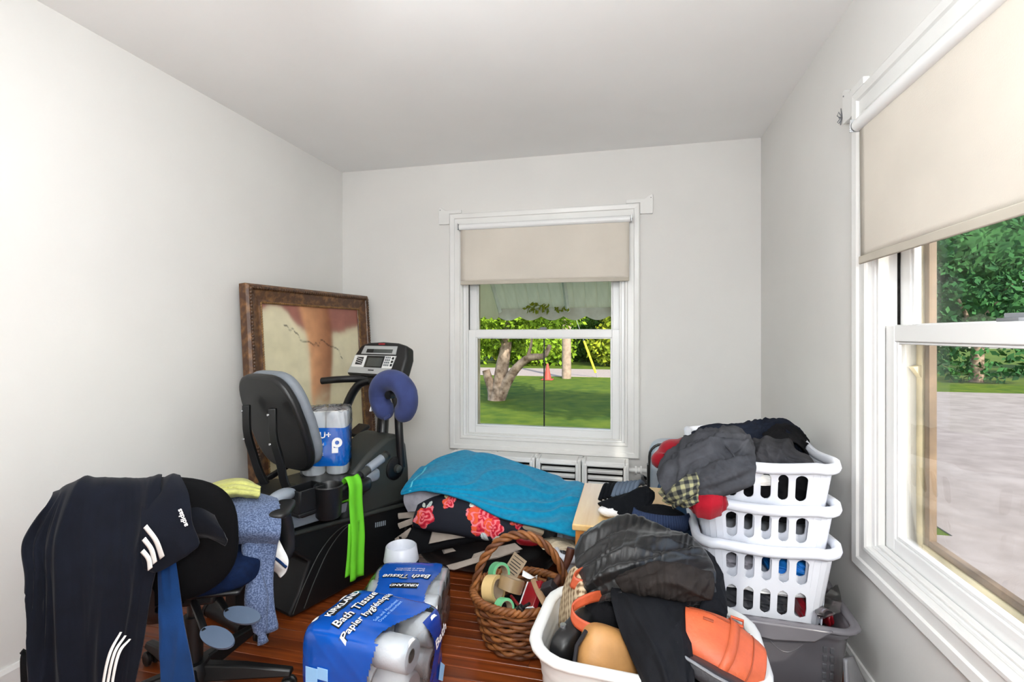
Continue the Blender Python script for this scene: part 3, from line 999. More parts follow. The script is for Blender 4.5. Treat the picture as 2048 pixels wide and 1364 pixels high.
for sx in (ax0, ax1):
    side = []
    for q in range(33):
        f = q / 32
        side.append((A1[0] + (A0[0] - A1[0]) * f, A1[1] - 0.075 - 0.03 * abs(math.sin(PI * f * 4))))
    obj('side_panel', MB().prism([(A0[0], A0[1]), (A1[0], A1[1])] + side, sx - 0.006, sx + 0.006, 'x'), 'awning_paint', aw)
vn = thing('vine', 'sprig of bright leaves on the awning edge', 'vine', (0, 0, 0))
q0 = at(1075, 612, 4.30)
obj('stem', MB().tube([(q0[0] - 0.15, 4.35, A1[1] + 0.03), (q0[0], 4.315, A1[1] + 0.005), (q0[0] + 0.3, 4.33, A1[1] + 0.02)], 0.004, 6), 'bark_dark', vn)
leaf_cloud('foliage', [((q0[0], 4.27, A1[1] - 0.0), (0.11, 0.03, 0.035), 60), ((q0[0] + 0.22, 4.28, A1[1] - 0.005), (0.07, 0.03, 0.02), 22)], 0.045, 'leaf_yellow', vn, 5)

# ================================================================== LEFT SIDE: painting, exercise bike, chair
# ------------------------------------------------------------------ framed painting leaning in the corner
PW, PH = 1.02, 1.515
pt = thing('framed_painting', 'large abstract cream and tan painting in a carved brown frame leaning in the corner', 'painting', (-1.905, 2.235, 0.002))
pt.rotation_euler = (R(-3.9), 0, math.atan2(0.989, 0.147))
fw_ = 0.105
prof = [(0, 0.03), (0, 0.0), (0.008, -0.010), (0.018, -0.004), (0.026, -0.002), (0.070, -0.016), (0.076, -0.024), (0.092, -0.026), (0.105, -0.012), (0.105, 0.034)]
rails = frame_sweep(prof, fw_, PW - fw_, fw_, PH - fw_, 'frame_rail', 'frame_brown', pt, bevel=0.002)
def rope(x0, x1, z0, z1, y, r, pitch, name, m, sides):
    """carved bead or rope row on each rail"""
    cs = [(x0, z0), (x1, z0), (x1, z1), (x0, z1)]
    for k in range(4):
        a, b = cs[k], cs[(k + 1) % 4]
        L_ = math.hypot(b[0] - a[0], b[1] - a[1])
        n = int(L_ / pitch) * 4
        path, rr = [], []
        for i in range(n + 1):
            f = i / n
            path.append((a[0] + (b[0] - a[0]) * f, y, a[1] + (b[1] - a[1]) * f))
            rr.append(r * (0.62 + 0.38 * abs(math.sin(PI * f * n / 4))))
        obj(name, MB().tube(path, rr, sides), m, rails[k], smooth=True)
rope(fw_ - 0.006, PW - fw_ + 0.006, fw_ - 0.006, PH - fw_ + 0.006, -0.008, 0.007, 0.014, 'bead_row', 'frame_bead', 6)
rope(0.022, PW - 0.022, 0.022, PH - 0.022, -0.025, 0.010, 0.018, 'rope_row', 'frame_dark', 8)
# painted surface: an abstract of cream ground, a rose arc and one loose tan stroke
n1, n2 = 150, 100
U, V = np.meshgrid(np.linspace(0, 1, n1), np.linspace(0, 1, n2), indexing='ij')     # U down, V across
L3 = lambda c: np.array(lin(c)[:3])
g1, g2 = fbm(U * 5, V * 4, 3, 4), fbm(U * 22 + 4, V * 14, 9, 3)
c = L3((206, 198, 164)) * (1 - g1[..., None]) + L3((226, 216, 186)) * g1[..., None]
c = c * (0.9 + 0.2 * g2[..., None])
mx = np.clip((U - 0.25) / 0.6, 0, 1)[..., None] * 0.5
c = c * (1 - mx) + L3((188, 170, 112)) * mx
arc = 0.085 + 0.05 * np.sin(V * 3.0) + 0.02 * (g2 - 0.5) - 0.10 * np.exp(-((V - 0.15) / 0.18) ** 2)
m_ = (1 / (1 + np.exp((U - arc) * 160)))[..., None]
c = c * (1 - m_) + (L3((150, 96, 84)) * (0.8 + 0.4 * g2[..., None])) * m_
ctr = 0.50 + 0.10 * U + 0.03 * np.sin(U * 9)
wd = 0.155 - 0.13 * U + 0.02 * (g1 - 0.5)
dd = (V - ctr) / wd
m_ = ((1 / (1 + np.exp((np.abs(dd) - 1) * 14))) * (1 / (1 + np.exp((U - 0.46 - 0.1 * (g2 - 0.5)) * 40))))[..., None]
st = L3((214, 156, 112)) * (0.5 - 0.5 * np.clip(dd, -1, 1))[..., None] + L3((132, 80, 50)) * (0.5 + 0.5 * np.clip(dd, -1, 1))[..., None]
st = st * (0.8 + 0.4 * g2[..., None])
c = c * (1 - m_) + st * m_
crk = 0.10 + 0.22 * np.clip(V - 0.18, 0, 1) ** 1.0 + 0.02 * (vnoise(V * 40, V * 0 + 7, 8) - 0.5) + 0.05 * (vnoise(V * 14, V * 0 + 3, 4) - 0.5)
m_ = (np.exp(-((U - crk) / 0.003) ** 2) * ((V > 0.2) & (V < 0.78)))[..., None]
c = c * (1 - 0.85 * m_)
Pc = np.zeros((n1, n2, 3))
Pc[..., 0] = fw_ - 0.004 + V * (PW - 2 * fw_ + 0.008)
Pc[..., 1] = 0.006
Pc[..., 2] = PH - fw_ + 0.004 - U * (PH - 2 * fw_ + 0.008)
sheet('canvas', Pc, 'print_canvas', pt, 0.004, c)
obj('backing', MB().bb(0.06, PW - 0.06, 0.014, 0.030, 0.06, PH - 0.06), 'canvas_edge', pt)

# ------------------------------------------------------------------ recumbent exercise bike
BO, BA = (-1.55, 1.88), R(-18.4)
bk = thing('exercise_bike', 'black recumbent exercise bike with grey console in front of the painting', 'exercise bike', (BO[0], BO[1], 0), BA)
def BL(x, y, z):
    return (BO[0] + x * math.cos(BA) - y * math.sin(BA), BO[1] + x * math.sin(BA) + y * math.cos(BA), z)
# housings
up_poly = [(0.30, 0.335), (0.33, 0.47), (0.37, 0.56), (0.44, 0.615), (0.52, 0.66), (0.59, 0.693), (0.645, 0.702), (0.70, 0.685), (0.735, 0.63), (0.755, 0.50), (0.76, 0.315)]
hs = obj('drive_housing', MB().prism(up_poly, -0.11, 0.13, 'x'), 'bike_grey', bk, bevel=0.022, seg=3)
low_poly = [(-0.04, 0.395), (-0.05, 0.375), (-0.03, 0.355), (0.11, 0.225), (0.06, 0.11), (0.01, 0.03), (0.03, 0.015), (0.74, 0.015), (0.78, 0.06), (0.78, 0.29), (0.74, 0.32), (0.55, 0.335), (0.34, 0.352), (0.17, 0.372)]
ls = obj('lower_shroud', MB().prism(low_poly, -0.12, 0.135, 'x'), 'bike_black', bk, bevel=0.016, seg=3)
rp = cr1(np.array([(-0.045, 0.383), (0.08, 0.372), (0.20, 0.360), (0.34, 0.344), (0.55, 0.325), (0.755, 0.300)]), 20)
obj('side_ridge', MB().tube([(0.136, a, b) for a, b in rp], 0.011, 10), 'bike_grey', ls, smooth=True)
for k, (dx, dz) in enumerate(((0.0, 0.0), (0.055, 0.0))):
    ap = cr1(np.array([(0.03 + dx, 0.03), (0.09 + dx, 0.14), (0.17 + dx, 0.25), (0.27 + dx, 0.315), (0.40 + dx, 0.325)]), 16)
    obj('shroud_line', MB().tube([(0.1352, a, b) for a, b in ap], 0.0028, 6), 'bike_grey', ls, smooth=True)
gs = MB()
for k in range(6):
    obj('vent_mark', MB().box((0.137, 0.50 + k * 0.013, 0.262 - k * 0.002), (0.0015, 0.003, 0.012)), 'bike_rail', ls)
# crank hub on the right face, with pedal
hb_ = MB().lathe([(0, -0.004), (0.062, -0.004), (0.062, 0.004), (0.05, 0.010), (0.0, 0.012)], (0.134, 0.64, 0.52), 28, Matrix.Rotation(PI / 2, 3, 'Y'))
ho = obj('crank_hub', hb_, 'bike_tube', bk, smooth=True)
obj('hub_cap', MB().lathe([(0, 0.012), (0.022, 0.012), (0.020, 0.030), (0.012, 0.036), (0, 0.037)], (0.134, 0.64, 0.52), 18, Matrix.Rotation(PI / 2, 3, 'Y')), 'bike_grey', ho, smooth=True)
for s in (-1,):
    xx = 0.165 if s > 0 else -0.15
    dz = -0.16 * s
    cr = MB().box((xx, 0.64 + 0.03, 0.52 + dz / 2), (0.010, 0.016, abs(dz) / 2), (-0.3 * s, 0, 0))
    co = obj('crank_arm', cr, 'bike_tube', bk, bevel=0.004)
    obj('pedal', MB().box((xx + s * 0.055, 0.69, 0.52 + dz), (0.045, 0.05, 0.012), (0.5, 0, 0)), 'bike_black', co, bevel=0.006)
# seat rail and base
obj('seat_rail', MB().prism([(-0.17, 0.470), (-0.17, 0.40), (0.42, 0.375), (0.42, 0.435)], -0.10, 0.126, 'x'), 'bike_rail', bk, bevel=0.008)
obj('rear_post', MB().bb(-0.04, 0.05, -0.165, -0.10, 0.05, 0.40), 'bike_black', bk, bevel=0.01)
for yy, xr in ((-0.135, 0.05), (0.70, 0.15)):
    so = obj('stabilizer', MB().tube([(-0.2, yy, 0.035), (xr, yy, 0.035)], 0.032, 14), 'bike_tube', bk, smooth=True)
    for xe in (-0.21, xr):
        obj('foot_cap', MB().tube([(xe - 0.005, yy, 0.035), (xe + 0.015, yy, 0.035)], 0.034, 14), 'bike_black', so, smooth=True)
# seat
def soft_box(c, h, nrm=5.0, sub=10, M=None, wr=0.0, seed=0):
    mb = MB()
    g = np.linspace(-1, 1, sub + 1)
    A_, B_ = np.meshgrid(g, g, indexing='ij')
    for ax in range(3):
        for s in (-1, 1):
            q = np.zeros((sub + 1, sub + 1, 3))
            q[..., ax] = s
            q[..., (ax + 1) % 3] = A_
            q[..., (ax + 2) % 3] = B_
            nn = (np.abs(q) ** nrm).sum(2) ** (1 / nrm)
            q = q / nn[..., None]
            if wr:
                w = 1 + wr * (ridge(q[..., 0] * 3 + q[..., 2] * 2 + 20, q[..., 1] * 3 - q[..., 2] * 1.5 + 20, seed) - 0.6)
                q = q * w[..., None]
            q = q * np.array(h)
            if M is not None:
                q = q @ np.array(M).T
            mb.grid(q + np.array(c))
    return mb
def weld(o, d=0.0004):
    bm = bmesh.new()
    bm.from_mesh(o.data)
    bmesh.ops.remove_doubles(bm, verts=bm.verts, dist=d)
    bmesh.ops.recalc_face_normals(bm, faces=bm.faces)
    bm.to_mesh(o.data)
    bm.free()
    o.data.polygons.foreach_set('use_smooth', [True] * len(o.data.polygons))
    return o
weld(obj('seat_cushion', soft_box((0.03, 0.25, 0.51), (0.21, 0.19, 0.042), 4.0), 'bike_black', bk, smooth=True, auto=False))
obj('seat_pan', MB().bb(-0.14, 0.17, 0.05, 0.40, 0.44, 0.49), 'bike_black', bk, bevel=0.012)
weld(obj('seat_nose', soft_box((0.16, 0.44, 0.535), (0.035, 0.05, 0.032), 3.0), 'bike_rail', bk, smooth=True, auto=False))
# backrest: rounded shield leaning back; w along x, t thickness, z up
def shield(t0, t1, sc, dz=0.0):
    pts = []
    for k in range(40):
        a = 2 * PI * k / 40
        ca, sa = math.cos(a), math.sin(a)
        e = 2 / 4.2
        px = math.copysign(abs(ca) ** e, ca)
        pz = math.copysign(abs(sa) ** e, sa)
        w = 0.205 * (1.0 - 0.16 * max(0, pz) ** 2 - 0.12 * max(0, -pz) ** 1.5)
        pts.append((px * w * sc, pz * 0.235 * sc + dz))
    return MB().prism(pts, t0, t1, 'y')
Mb = Matrix.Rotation(R(20), 3, 'X')
def lean(mb, c):
    mb.v = [tuple(Mb @ Vector(p) + Vector(c)) for p in mb.v]
    return mb
bc = (-0.005, 0.06, 0.848)
bo = obj('backrest_shell', lean(shield(-0.035, 0.005, 1.0), bc), 'bike_black', bk, bevel=0.014, seg=3)
obj('backrest_pad', lean(shield(0.005, 0.055, 0.985), bc), 'cushion_grey', bo, bevel=0.022, seg=3)
for sx in (-0.095, 0.10):
    path = [(sx, -0.040, 0.925), (sx, -0.035, 0.80), (sx, -0.005, 0.69), (sx * 0.9, 0.02, 0.60), (sx * 0.8, 0.07, 0.50)]
    P = cr1(np.array(path), 16)
    ao = obj('backrest_arm', MB().tube([tuple(p) for p in P], 0.021, 4, flat=(1.0, 1.0)), 'bike_black', bk, bevel=0.003)
    for zz in (0.90, 0.775):
        obj('bolt', MB().lathe([(0, 0), (0.006, 0), (0.005, 0.004), (0, 0.005)], (sx, -0.060 if zz > 0.85 else -0.052, zz), 10, Matrix.Rotation(PI / 2, 3, 'X')), 'chrome', ao, smooth=True)
obj('seat_bracket', MB().prism([(-0.06, 0.56), (0.12, 0.56), (0.14, 0.45), (-0.02, 0.45)], -0.12, 0.13, 'x'), 'bike_black', bk, bevel=0.012)
# tray and cup holder on the right
ty = MB()
rect_frame_xy = lambda mb, x0, x1, y0, y1, z0, z1, w: mb.bb(x0, x1, y0, y0 + w, z0, z1).bb(x0, x1, y1 - w, y1, z0, z1).bb(x0, x0 + w, y0 + w, y1 - w, z0, z1).bb(x1 - w, x1, y0 + w, y1 - w, z0, z1)
rect_frame_xy(ty, 0.13, 0.235, -0.01, 0.13, 0.49, 0.585, 0.007)
ty.bb(0.13, 0.235, -0.01, 0.13, 0.475, 0.49)
obj('tray', ty, 'bike_black', bk, bevel=0.003)
cupp = [(0.0, 0.440), (0.050, 0.440), (0.058, 0.45), (0.064, 0.570), (0.068, 0.578), (0.064, 0.583), (0.059, 0.575), (0.053, 0.46), (0.0, 0.455)]
obj('cup_holder', MB().lathe([(r_ * 0.92, z_) for r_, z_ in cupp], (0.245, 0.128, 0), 30), 'bike_black', bk, smooth=True)
# seat side lever with a smooth grip
lp = cr1(np.array([(0.20, -0.135, 0.548), (0.205, -0.10, 0.572), (0.20, -0.05, 0.580), (0.18, -0.005, 0.57)]), 14)
obj('seat_lever', MB().tube([tuple(p) for p in lp], [0.020 + 0.009 * math.sin(PI * i / 13) for i in range(14)], 14), 'bike_rail', bk, smooth=True)
# side hand grips with pulse plates
for s in (1, -1):
    hp = cr1(np.array([(s * 0.16, 0.06, 0.50), (s * 0.23, 0.12, 0.52), (s * 0.25, 0.24, 0.555), (s * 0.25, 0.31, 0.585)]), 14)
    so = obj('side_handle', MB().tube([tuple(p) for p in hp], 0.016, 12), 'bike_tube', bk, smooth=True)
    obj('pulse_grip', MB().tube([(s * 0.25, 0.305, 0.582), (s * 0.25, 0.46, 0.640)], 0.021, 16), 'bike_grey' if s > 0 else 'chrome', so, smooth=True)
    obj('grip_plate', MB().tube([(s * 0.25 + 0.004, 0.345, 0.602), (s * 0.25 + 0.004, 0.43, 0.634)], 0.0215, 16), 'bike_rail', so, smooth=True)
    obj('grip_cap', MB().tube([(s * 0.25, 0.458, 0.639), (s * 0.25, 0.470, 0.644)], 0.022, 16), 'bike_black', so, smooth=True)
# mast, uprights, handlebar
obj('mast', MB().tube([(0.015, 0.66, 0.66), (-0.01, 0.70, 0.86), (-0.04, 0.72, 1.02)], 0.032, 16), 'bike_tube', bk, smooth=True)
lp = cr1(np.array([(-0.06, 0.70, 0.985), (-0.17, 0.66, 0.95), (-0.235, 0.63, 0.83), (-0.255, 0.61, 0.68), (-0.25, 0.60, 0.50), (-0.16, 0.62, 0.42)]), 24)
obj('left_upright', MB().tube([tuple(p) for p in lp], 0.026, 14, flat=(1.3, 0.9)), 'bike_tube', bk, smooth=True)
lp = cr1(np.array([(0.02, 0.70, 0.985), (0.07, 0.69, 0.93), (0.115, 0.68, 0.82), (0.135, 0.67, 0.70), (0.142, 0.68, 0.52)]), 24)
obj('right_upright', MB().tube([tuple(p) for p in lp], 0.022, 14), 'bike_tube', bk, smooth=True)
hbp = cr1(np.array([(-0.345, 0.545, 0.972), (-0.25, 0.585, 0.982), (-0.15, 0.66, 0.985), (-0.03, 0.69, 0.985), (0.10, 0.66, 0.99), (0.20, 0.59, 0.975), (0.28, 0.52, 0.950), (0.295, 0.43, 0.943)]), 40)
obj('handlebar', MB().tube([tuple(p) for p in hbp], 0.020, 14), 'bike_tube', bk, smooth=True)
obj('mast_clamp', MB().bb(-0.10, 0.04, 0.655, 0.735, 0.955, 1.00), 'bike_black', bk, bevel=0.012)
# console, tilted towards the rider
Mc = Matrix.Rotation(R(-24), 3, 'X')
cc = Vector((-0.055, 0.72, 1.085))
def con(mb):
    mb.v = [tuple(Mc @ Vector(p) + cc) for p in mb.v]
    return mb
op = [(-0.225, -0.095), (-0.19, -0.105), (0.19, -0.105), (0.225, -0.095), (0.222, 0.02), (0.195, 0.088), (0.12, 0.104), (0.0, 0.110), (-0.12, 0.104), (-0.180, 0.088), (-0.212, 0.02)]
op = [(x * 0.96, z) for x, z in op]
co = obj('console', con(MB().prism(op, -0.03, 0.04, 'y')), 'bike_black', bk, bevel=0.014, seg=3)
obj('console_fascia', con(MB().prism([(-0.205, -0.088), (0.125, -0.088), (0.14, 0.022), (-0.185, 0.022)], -0.0335, -0.03, 'y')), 'console_silver', co)
obj('display_strip', con(MB().prism([(-0.145, 0.030), (0.13, 0.030), (0.125, 0.080), (-0.135, 0.080)], -0.0335, -0.03, 'y')), 'console_silver', co)
obj('display_window', con(MB().bb(-0.105, 0.10, -0.0345, -0.0335, 0.037, 0.060)), 'lcd', co)
obj('display_window', con(MB().bb(-0.105, -0.05, -0.0352, -0.0345, 0.037, 0.060)), 'lcd_dark', co)
obj('screen_bezel', con(MB().bb(-0.085, 0.055, -0.0355, -0.0335, -0.052, 0.018)), 'lcd_dark', co)
obj('screen', con(MB().bb(-0.068, 0.046, -0.0365, -0.0355, -0.045, 0.006)), 'lcd', co)
obj('program_chart', con(MB().bb(-0.188, -0.09, -0.0355, -0.0335, -0.052, 0.018)), 'console_white', co)
obj('chart_graphic', con(MB().bb(-0.163, -0.108, -0.0362, -0.0355, -0.038, 0.009)), 'ink_black', co)
for k in range(3):
    obj('chart_line', con(MB().box((-0.136, -0.0366, -0.026 + k * 0.012), (0.024, 0.0004, 0.0015), (0, 0.18, 0))), 'console_white', co)
obj('keypad', con(MB().bb(0.060, 0.135, -0.0355, -0.0335, -0.052, 0.018)), 'console_white', co)
for i in range(3):
    for j in range(4):
        obj('key', con(MB().box((0.072 + i * 0.014, -0.0365, 0.010 - j * 0.015), (0.005, 0.001, 0.005))), 'key_grey', co)
for j in range(3):
    obj('key', con(MB().box((0.124, -0.0365, 0.006 - j * 0.020), (0.007, 0.001, 0.007))), 'lcd_dark', co)
obj('badge', con(MB().box((-0.02, -0.0345, -0.068), (0.022, 0.001, 0.003))), 'ink_black', co)
obj('badge', con(MB().bb(-0.03, 0.02, -0.0315, -0.0295, 0.088, 0.098)), 'red_gloss', co)

# ------------------------------------------------------------------ neck pillow on the right end of the handlebar
npl = thing('neck_pillow', 'navy blue plush neck pillow hung over the bike handlebar', 'pillow', BL(0.30, 0.46, 0.0), BA)
path, rr = [], []
for k in range(41):
    a = R(-74) + (R(254) - R(-74)) * k / 40
    path.append((0.096 * math.cos(a), -0.01 * math.sin(a), 0.932 + 0.084 * math.sin(a) * (1.0 if math.sin(a) > 0 else 1.12)))
    e = min(k, 40 - k)
    rr.append(0.050 * min(1.0, 0.35 + 0.65 * math.sqrt(min(1, e / 3.0))) * (1.04 if 10 < k < 30 else 1.0))
ring = obj('pillow_ring', MB().tube(path, rr, 22), 'navy_plush', npl, smooth=True, auto=False)
obj('strap', MB().box((0.012, -0.05, 0.842), (0.022, 0.004, 0.008), (0, -0.5, 0)), 'navy_plush', npl, bevel=0.003)
obj('care_tag', MB().box((-0.128, -0.02, 0.872), (0.003, 0.006, 0.018), (0, 0.35, 0)), 'ink_white', npl)

# ------------------------------------------------------------------ lime green band over the right grip
def ribbon(path, w, n=26, nw=5, wdir=(1, 0, 0), curl=0.0):
    P0 = cr1(np.array(path, float), n)
    W = np.array(wdir, float)
    W /= np.linalg.norm(W)
    P = np.zeros((n, nw, 3))
    for j in range(nw):
        f = j / (nw - 1) - 0.5
        P[:, j] = P0 + W * (f * w) + np.array((0, 0, 1)) * 0
    return P
fd = np.array(BL(0, 1, 0)) - np.array(BL(0, 0, 0))
gt = thing('exercise_band', 'lime green exercise band hanging from the bike grip', 'exercise band', (0, 0, 0))
P = ribbon([BL(0.225, 0.245, 0.472), BL(0.228, 0.245, 0.557), BL(0.252, 0.245, 0.591), BL(0.279, 0.245, 0.557), BL(0.282, 0.245, 0.472), BL(0.290, 0.250, 0.332), BL(0.292, 0.245, 0.242), BL(0.30, 0.235, 0.142)], 0.074, 50, 9, fd)
f = np.linspace(0, 1, 50)[:, None]
P = push(P, 0.007 * np.sin(np.linspace(0, 7, 9))[None, :] * (0.35 + np.abs(f - 0.2)) + 0 * f)
sheet('front_layer', P, 'lime', gt, 0.003)
P = ribbon([BL(0.285, 0.233, 0.392), BL(0.283, 0.229, 0.272), BL(0.284, 0.215, 0.162)], 0.062, 24, 5, fd)
sheet('back_layer', P, 'lime', gt, 0.003)

# ------------------------------------------------------------------ paper towel pack on the bike seat
tp = thing('paper_towel_pack', 'clear bag of paper towel rolls with bright blue band on the bike seat', 'paper towels', BL(-0.045, 0.345, 0.5535), BA + R(48))
h = 0.31
rr_ = 0.054
for i, (dx, dy) in enumerate(((-0.055, -0.055), (0.055, -0.055), (-0.055, 0.055), (0.055, 0.055))):
    prof = [(0.019, 0.004), (rr_ - 0.006, 0.0), (rr_, 0.008), (rr_, h - 0.008), (rr_ - 0.006, h), (0.019, h - 0.004), (0.019, 0.004)]
    ro = obj('towel_roll', MB().lathe(prof, (dx, dy, 0.002), 28), 'paper_white', tp, smooth=True)
    obj('roll_core', MB().lathe([(0.0185, 0.01), (0.0185, h - 0.006), (0.016, h - 0.006), (0.016, 0.01)], (dx, dy, 0.002), 16), 'paper_core', ro, smooth=True)
def ring_pt(a, z, off):
    e = 2 / 4.5
    ca, sa = math.cos(a), math.sin(a)
    q = 0.111 + off
    w = 1 + 0.012 * math.sin(a * 5 + z * 30) * (1 - abs(2 * z / h - 1) * 0.3)
    return (math.copysign(abs(ca) ** e, ca) * q * w, math.copysign(abs(sa) ** e, sa) * q * w, z)
nA = 72
P = np.array([[ring_pt(2 * PI * k / nA, 0.055 + 0.185 * i / 10 + 0.012 * math.sin(2 * PI * k / nA * 2 + 0.6), 0.003) for k in range(nA)] for i in range(11)])
mbx = MB().grid(P, wrap=True)
obj('label_band', mbx, 'label_bright', tp, smooth=True, auto=False)
P = np.array([[ring_pt(2 * PI * k / nA, h * i / 14, 0.006 + 0.004 * math.sin(k * 1.7 + i)) for k in range(nA)] for i in range(15)])
obj('plastic_bag', MB().grid(P, wrap=True), 'film', tp, smooth=True, auto=False)
P = np.array([[(ring_pt(2 * PI * k / nA, 0, 0.006)[0] * r_, ring_pt(2 * PI * k / nA, 0, 0.006)[1] * r_, h + 0.002 + 0.016 * (1 - r_) + 0.006 * math.sin(k * 0.9 + r_ * 9)) for k in range(nA)] for r_ in (1.0, 0.85, 0.6, 0.35, 0.12)])
obj('bag_top', MB().grid(P, wrap=True), 'film', tp, smooth=True, auto=False)
tf = lambda cx, cz: (lambda x, y: (cx + x, -0.1175, cz + y))
text_mesh('VALU+', 0.042, tf(-0.036, 0.198), 'ink_white', tp, bold=0.001)
text_mesh('Towel\nRoll', 0.020, tf(-0.03, 0.145), 'ink_white', tp)
text_mesh('6=12', 0.022, tf(-0.03, 0.108), 'ink_white', tp, bold=0.0006)
rm = MB().lathe([(0.010, 0), (0.024, 0), (0.024, 0.001), (0.010, 0.001)], (0.055, -0.1175, 0.160), 18, Matrix.Rotation(PI / 2, 3, 'X'))
rm.bb(0.031, 0.039, -0.1188, -0.1175, 0.11, 0.160).bb(0.039, 0.06, -0.1188, -0.1175, 0.11, 0.135)
obj('roll_emblem', rm, 'ink_white', tp)

# ------------------------------------------------------------------ office chair under the clothes
CO, CA = (-1.45, 1.40), R(25)
ch = thing('office_chair', 'black swivel office chair with navy seat buried in clothes at left', 'office chair', (CO[0], CO[1], 0), CA)
def CL(x, y, z):
    return (CO[0] + x * math.cos(CA) - y * math.sin(CA), CO[1] + x * math.sin(CA) + y * math.cos(CA), z)
obj('column', MB().lathe([(0, 0.07), (0.03, 0.07), (0.03, 0.28), (0.018, 0.28), (0.018, 0.40), (0, 0.40)], n=18), 'chair_plastic', ch, smooth=True)
obj('hub', MB().lathe([(0, 0.055), (0.055, 0.055), (0.06, 0.09), (0.045, 0.125), (0, 0.13)], n=24), 'chair_plastic', ch, smooth=True)
for k in range(5):
    a = R(17) + 2 * PI * k / 5 - CA
    ca, sa = math.cos(a), math.sin(a)
    lg = MB()
    vs = []
    for r_, w, zt_, zb_ in ((0.03, 0.030, 0.118, 0.065), (0.17, 0.026, 0.108, 0.066), (0.33, 0.020, 0.085, 0.064)):
        vs.append([(r_ * ca - s * w * sa, r_ * sa + s * w * ca, z) for s, z in ((-1, zb_), (1, zb_), (0.6, zt_), (-0.6, zt_))])
    V_ = [p for r_ in vs for p in r_]
    F_ = [(0, 1, 2, 3), (11, 10, 9, 8)]
    for i in range(2):
        for q in range(4):
            F_.append((i * 4 + q, i * 4 + (q + 1) % 4, i * 4 + 4 + (q + 1) % 4, i * 4 + 4 + q))
    lo = obj('leg', MB().add(V_, F_), 'chair_plastic', ch, bevel=0.006)
    cs = MB()
    for s in (-1, 1):
        cs.lathe([(0, -0.009), (0.020, -0.009), (0.026, -0.005), (0.026, 0.005), (0.020, 0.009), (0, 0.009)], (0.315 * ca - s * 0.013 * sa, 0.315 * sa + s * 0.013 * ca, 0.027), 18,
                 Matrix.Rotation(a, 3, 'Z') @ Matrix.Rotation(PI / 2, 3, 'X'))
    cs.bb(0.315 * ca - 0.008, 0.315 * ca + 0.008, 0.315 * sa - 0.008, 0.315 * sa + 0.008, 0.03, 0.07)
    obj('caster', cs, 'chair_plastic', lo, smooth=True)
obj('mechanism', MB().bb(-0.09, 0.12, -0.16, 0.10, 0.385, 0.425), 'chair_plastic', ch, bevel=0.01)
weld(obj('seat', soft_box((0, 0.02, 0.475), (0.25, 0.245, 0.05), 4.2), 'chair_navy', ch, smooth=True, auto=False))
obj('seat_shell', MB().bb(-0.2, 0.2, -0.18, 0.2, 0.415, 0.435), 'chair_plastic', ch, bevel=0.01)
bs = soft_box((0, 0, 0), (0.232, 0.038, 0.185), 2.9, 14)
bs.v = [(x, y + 0.55 * x * x - 0.11 * z - 0.325, z + 0.660) for x, y, z in bs.v]
weld(obj('backrest', bs, 'chair_black', ch, smooth=True, auto=False))
obj('back_post', MB().tube([(0, -0.12, 0.40), (0, -0.26, 0.41), (0, -0.34, 0.47), (0, -0.345, 0.62)], 0.022, 6, flat=(1.6, 0.6)), 'chair_plastic', ch, smooth=True)
for s in (-1, 1):
    ar = cr1(np.array([(s * 0.15, 0.02, 0.425), (s * 0.28, 0.03, 0.44), (s * 0.295, 0.03, 0.52), (s * 0.285, 0.0, 0.618)]), 14)
    ao = obj('armrest_post', MB().tube([tuple(p) for p in ar], 0.017, 10, flat=(0.7, 1.4)), 'chair_plastic', ch, smooth=True)
    weld(obj('armrest_pad', soft_box((s * 0.285, -0.01, 0.625), (0.036, 0.085, 0.014), 3.5, 8), 'chair_plastic', ao, smooth=True, auto=False))
# two spoon shaped levers under the seat
for (x0, y0, z0), (x1, y1, z1), (x2, y2, z2) in (((0.06, -0.15, 0.40), (0.14, -0.285, 0.372), (0.225, -0.335, 0.355)), ((0.09, -0.08, 0.40), (0.17, -0.19, 0.372), (0.265, -0.225, 0.36))):
    lo = obj('lever_stalk', MB().tube([(x0, y0, z0), (x1, y1, z1)], [0.012, 0.010], 8), 'chair_plastic', ch, smooth=True)
    d = Vector((x2 - x1, y2 - y1, z2 - z1))
    Ml = Matrix.Rotation(math.atan2(d.y, d.x), 3, 'Z') @ Matrix.Rotation(math.atan2(-d.z, math.hypot(d.x, d.y)), 3, 'Y') @ Matrix.Rotation(R(28), 3, 'X')
    sp = MB().lathe([(0, 0.005), (0.6, 0.005), (1.0, 0.008), (1.0, 0.0), (0.7, -0.008), (0, -0.010)], n=24)
    sp.v = [tuple(Ml @ Vector((x * d.length * 0.60, y * 0.026, z)) + Vector(((x1 + x2) / 2, (y1 + y2) / 2, (z1 + z2) / 2))) for x, y, z in sp.v]
    obj('lever_paddle', sp, 'lever_grey', lo, smooth=True)

# ------------------------------------------------------------------ clothes on the chair
def cy(u, off=0.0):
    return 0.945 + (u - 60) / 340 * 0.165 + off
def row(pts, off=0.0):
    return [at(p[0], p[1], cy(p[0], off) + (p[2] if len(p) > 2 else 0)) for p in pts]
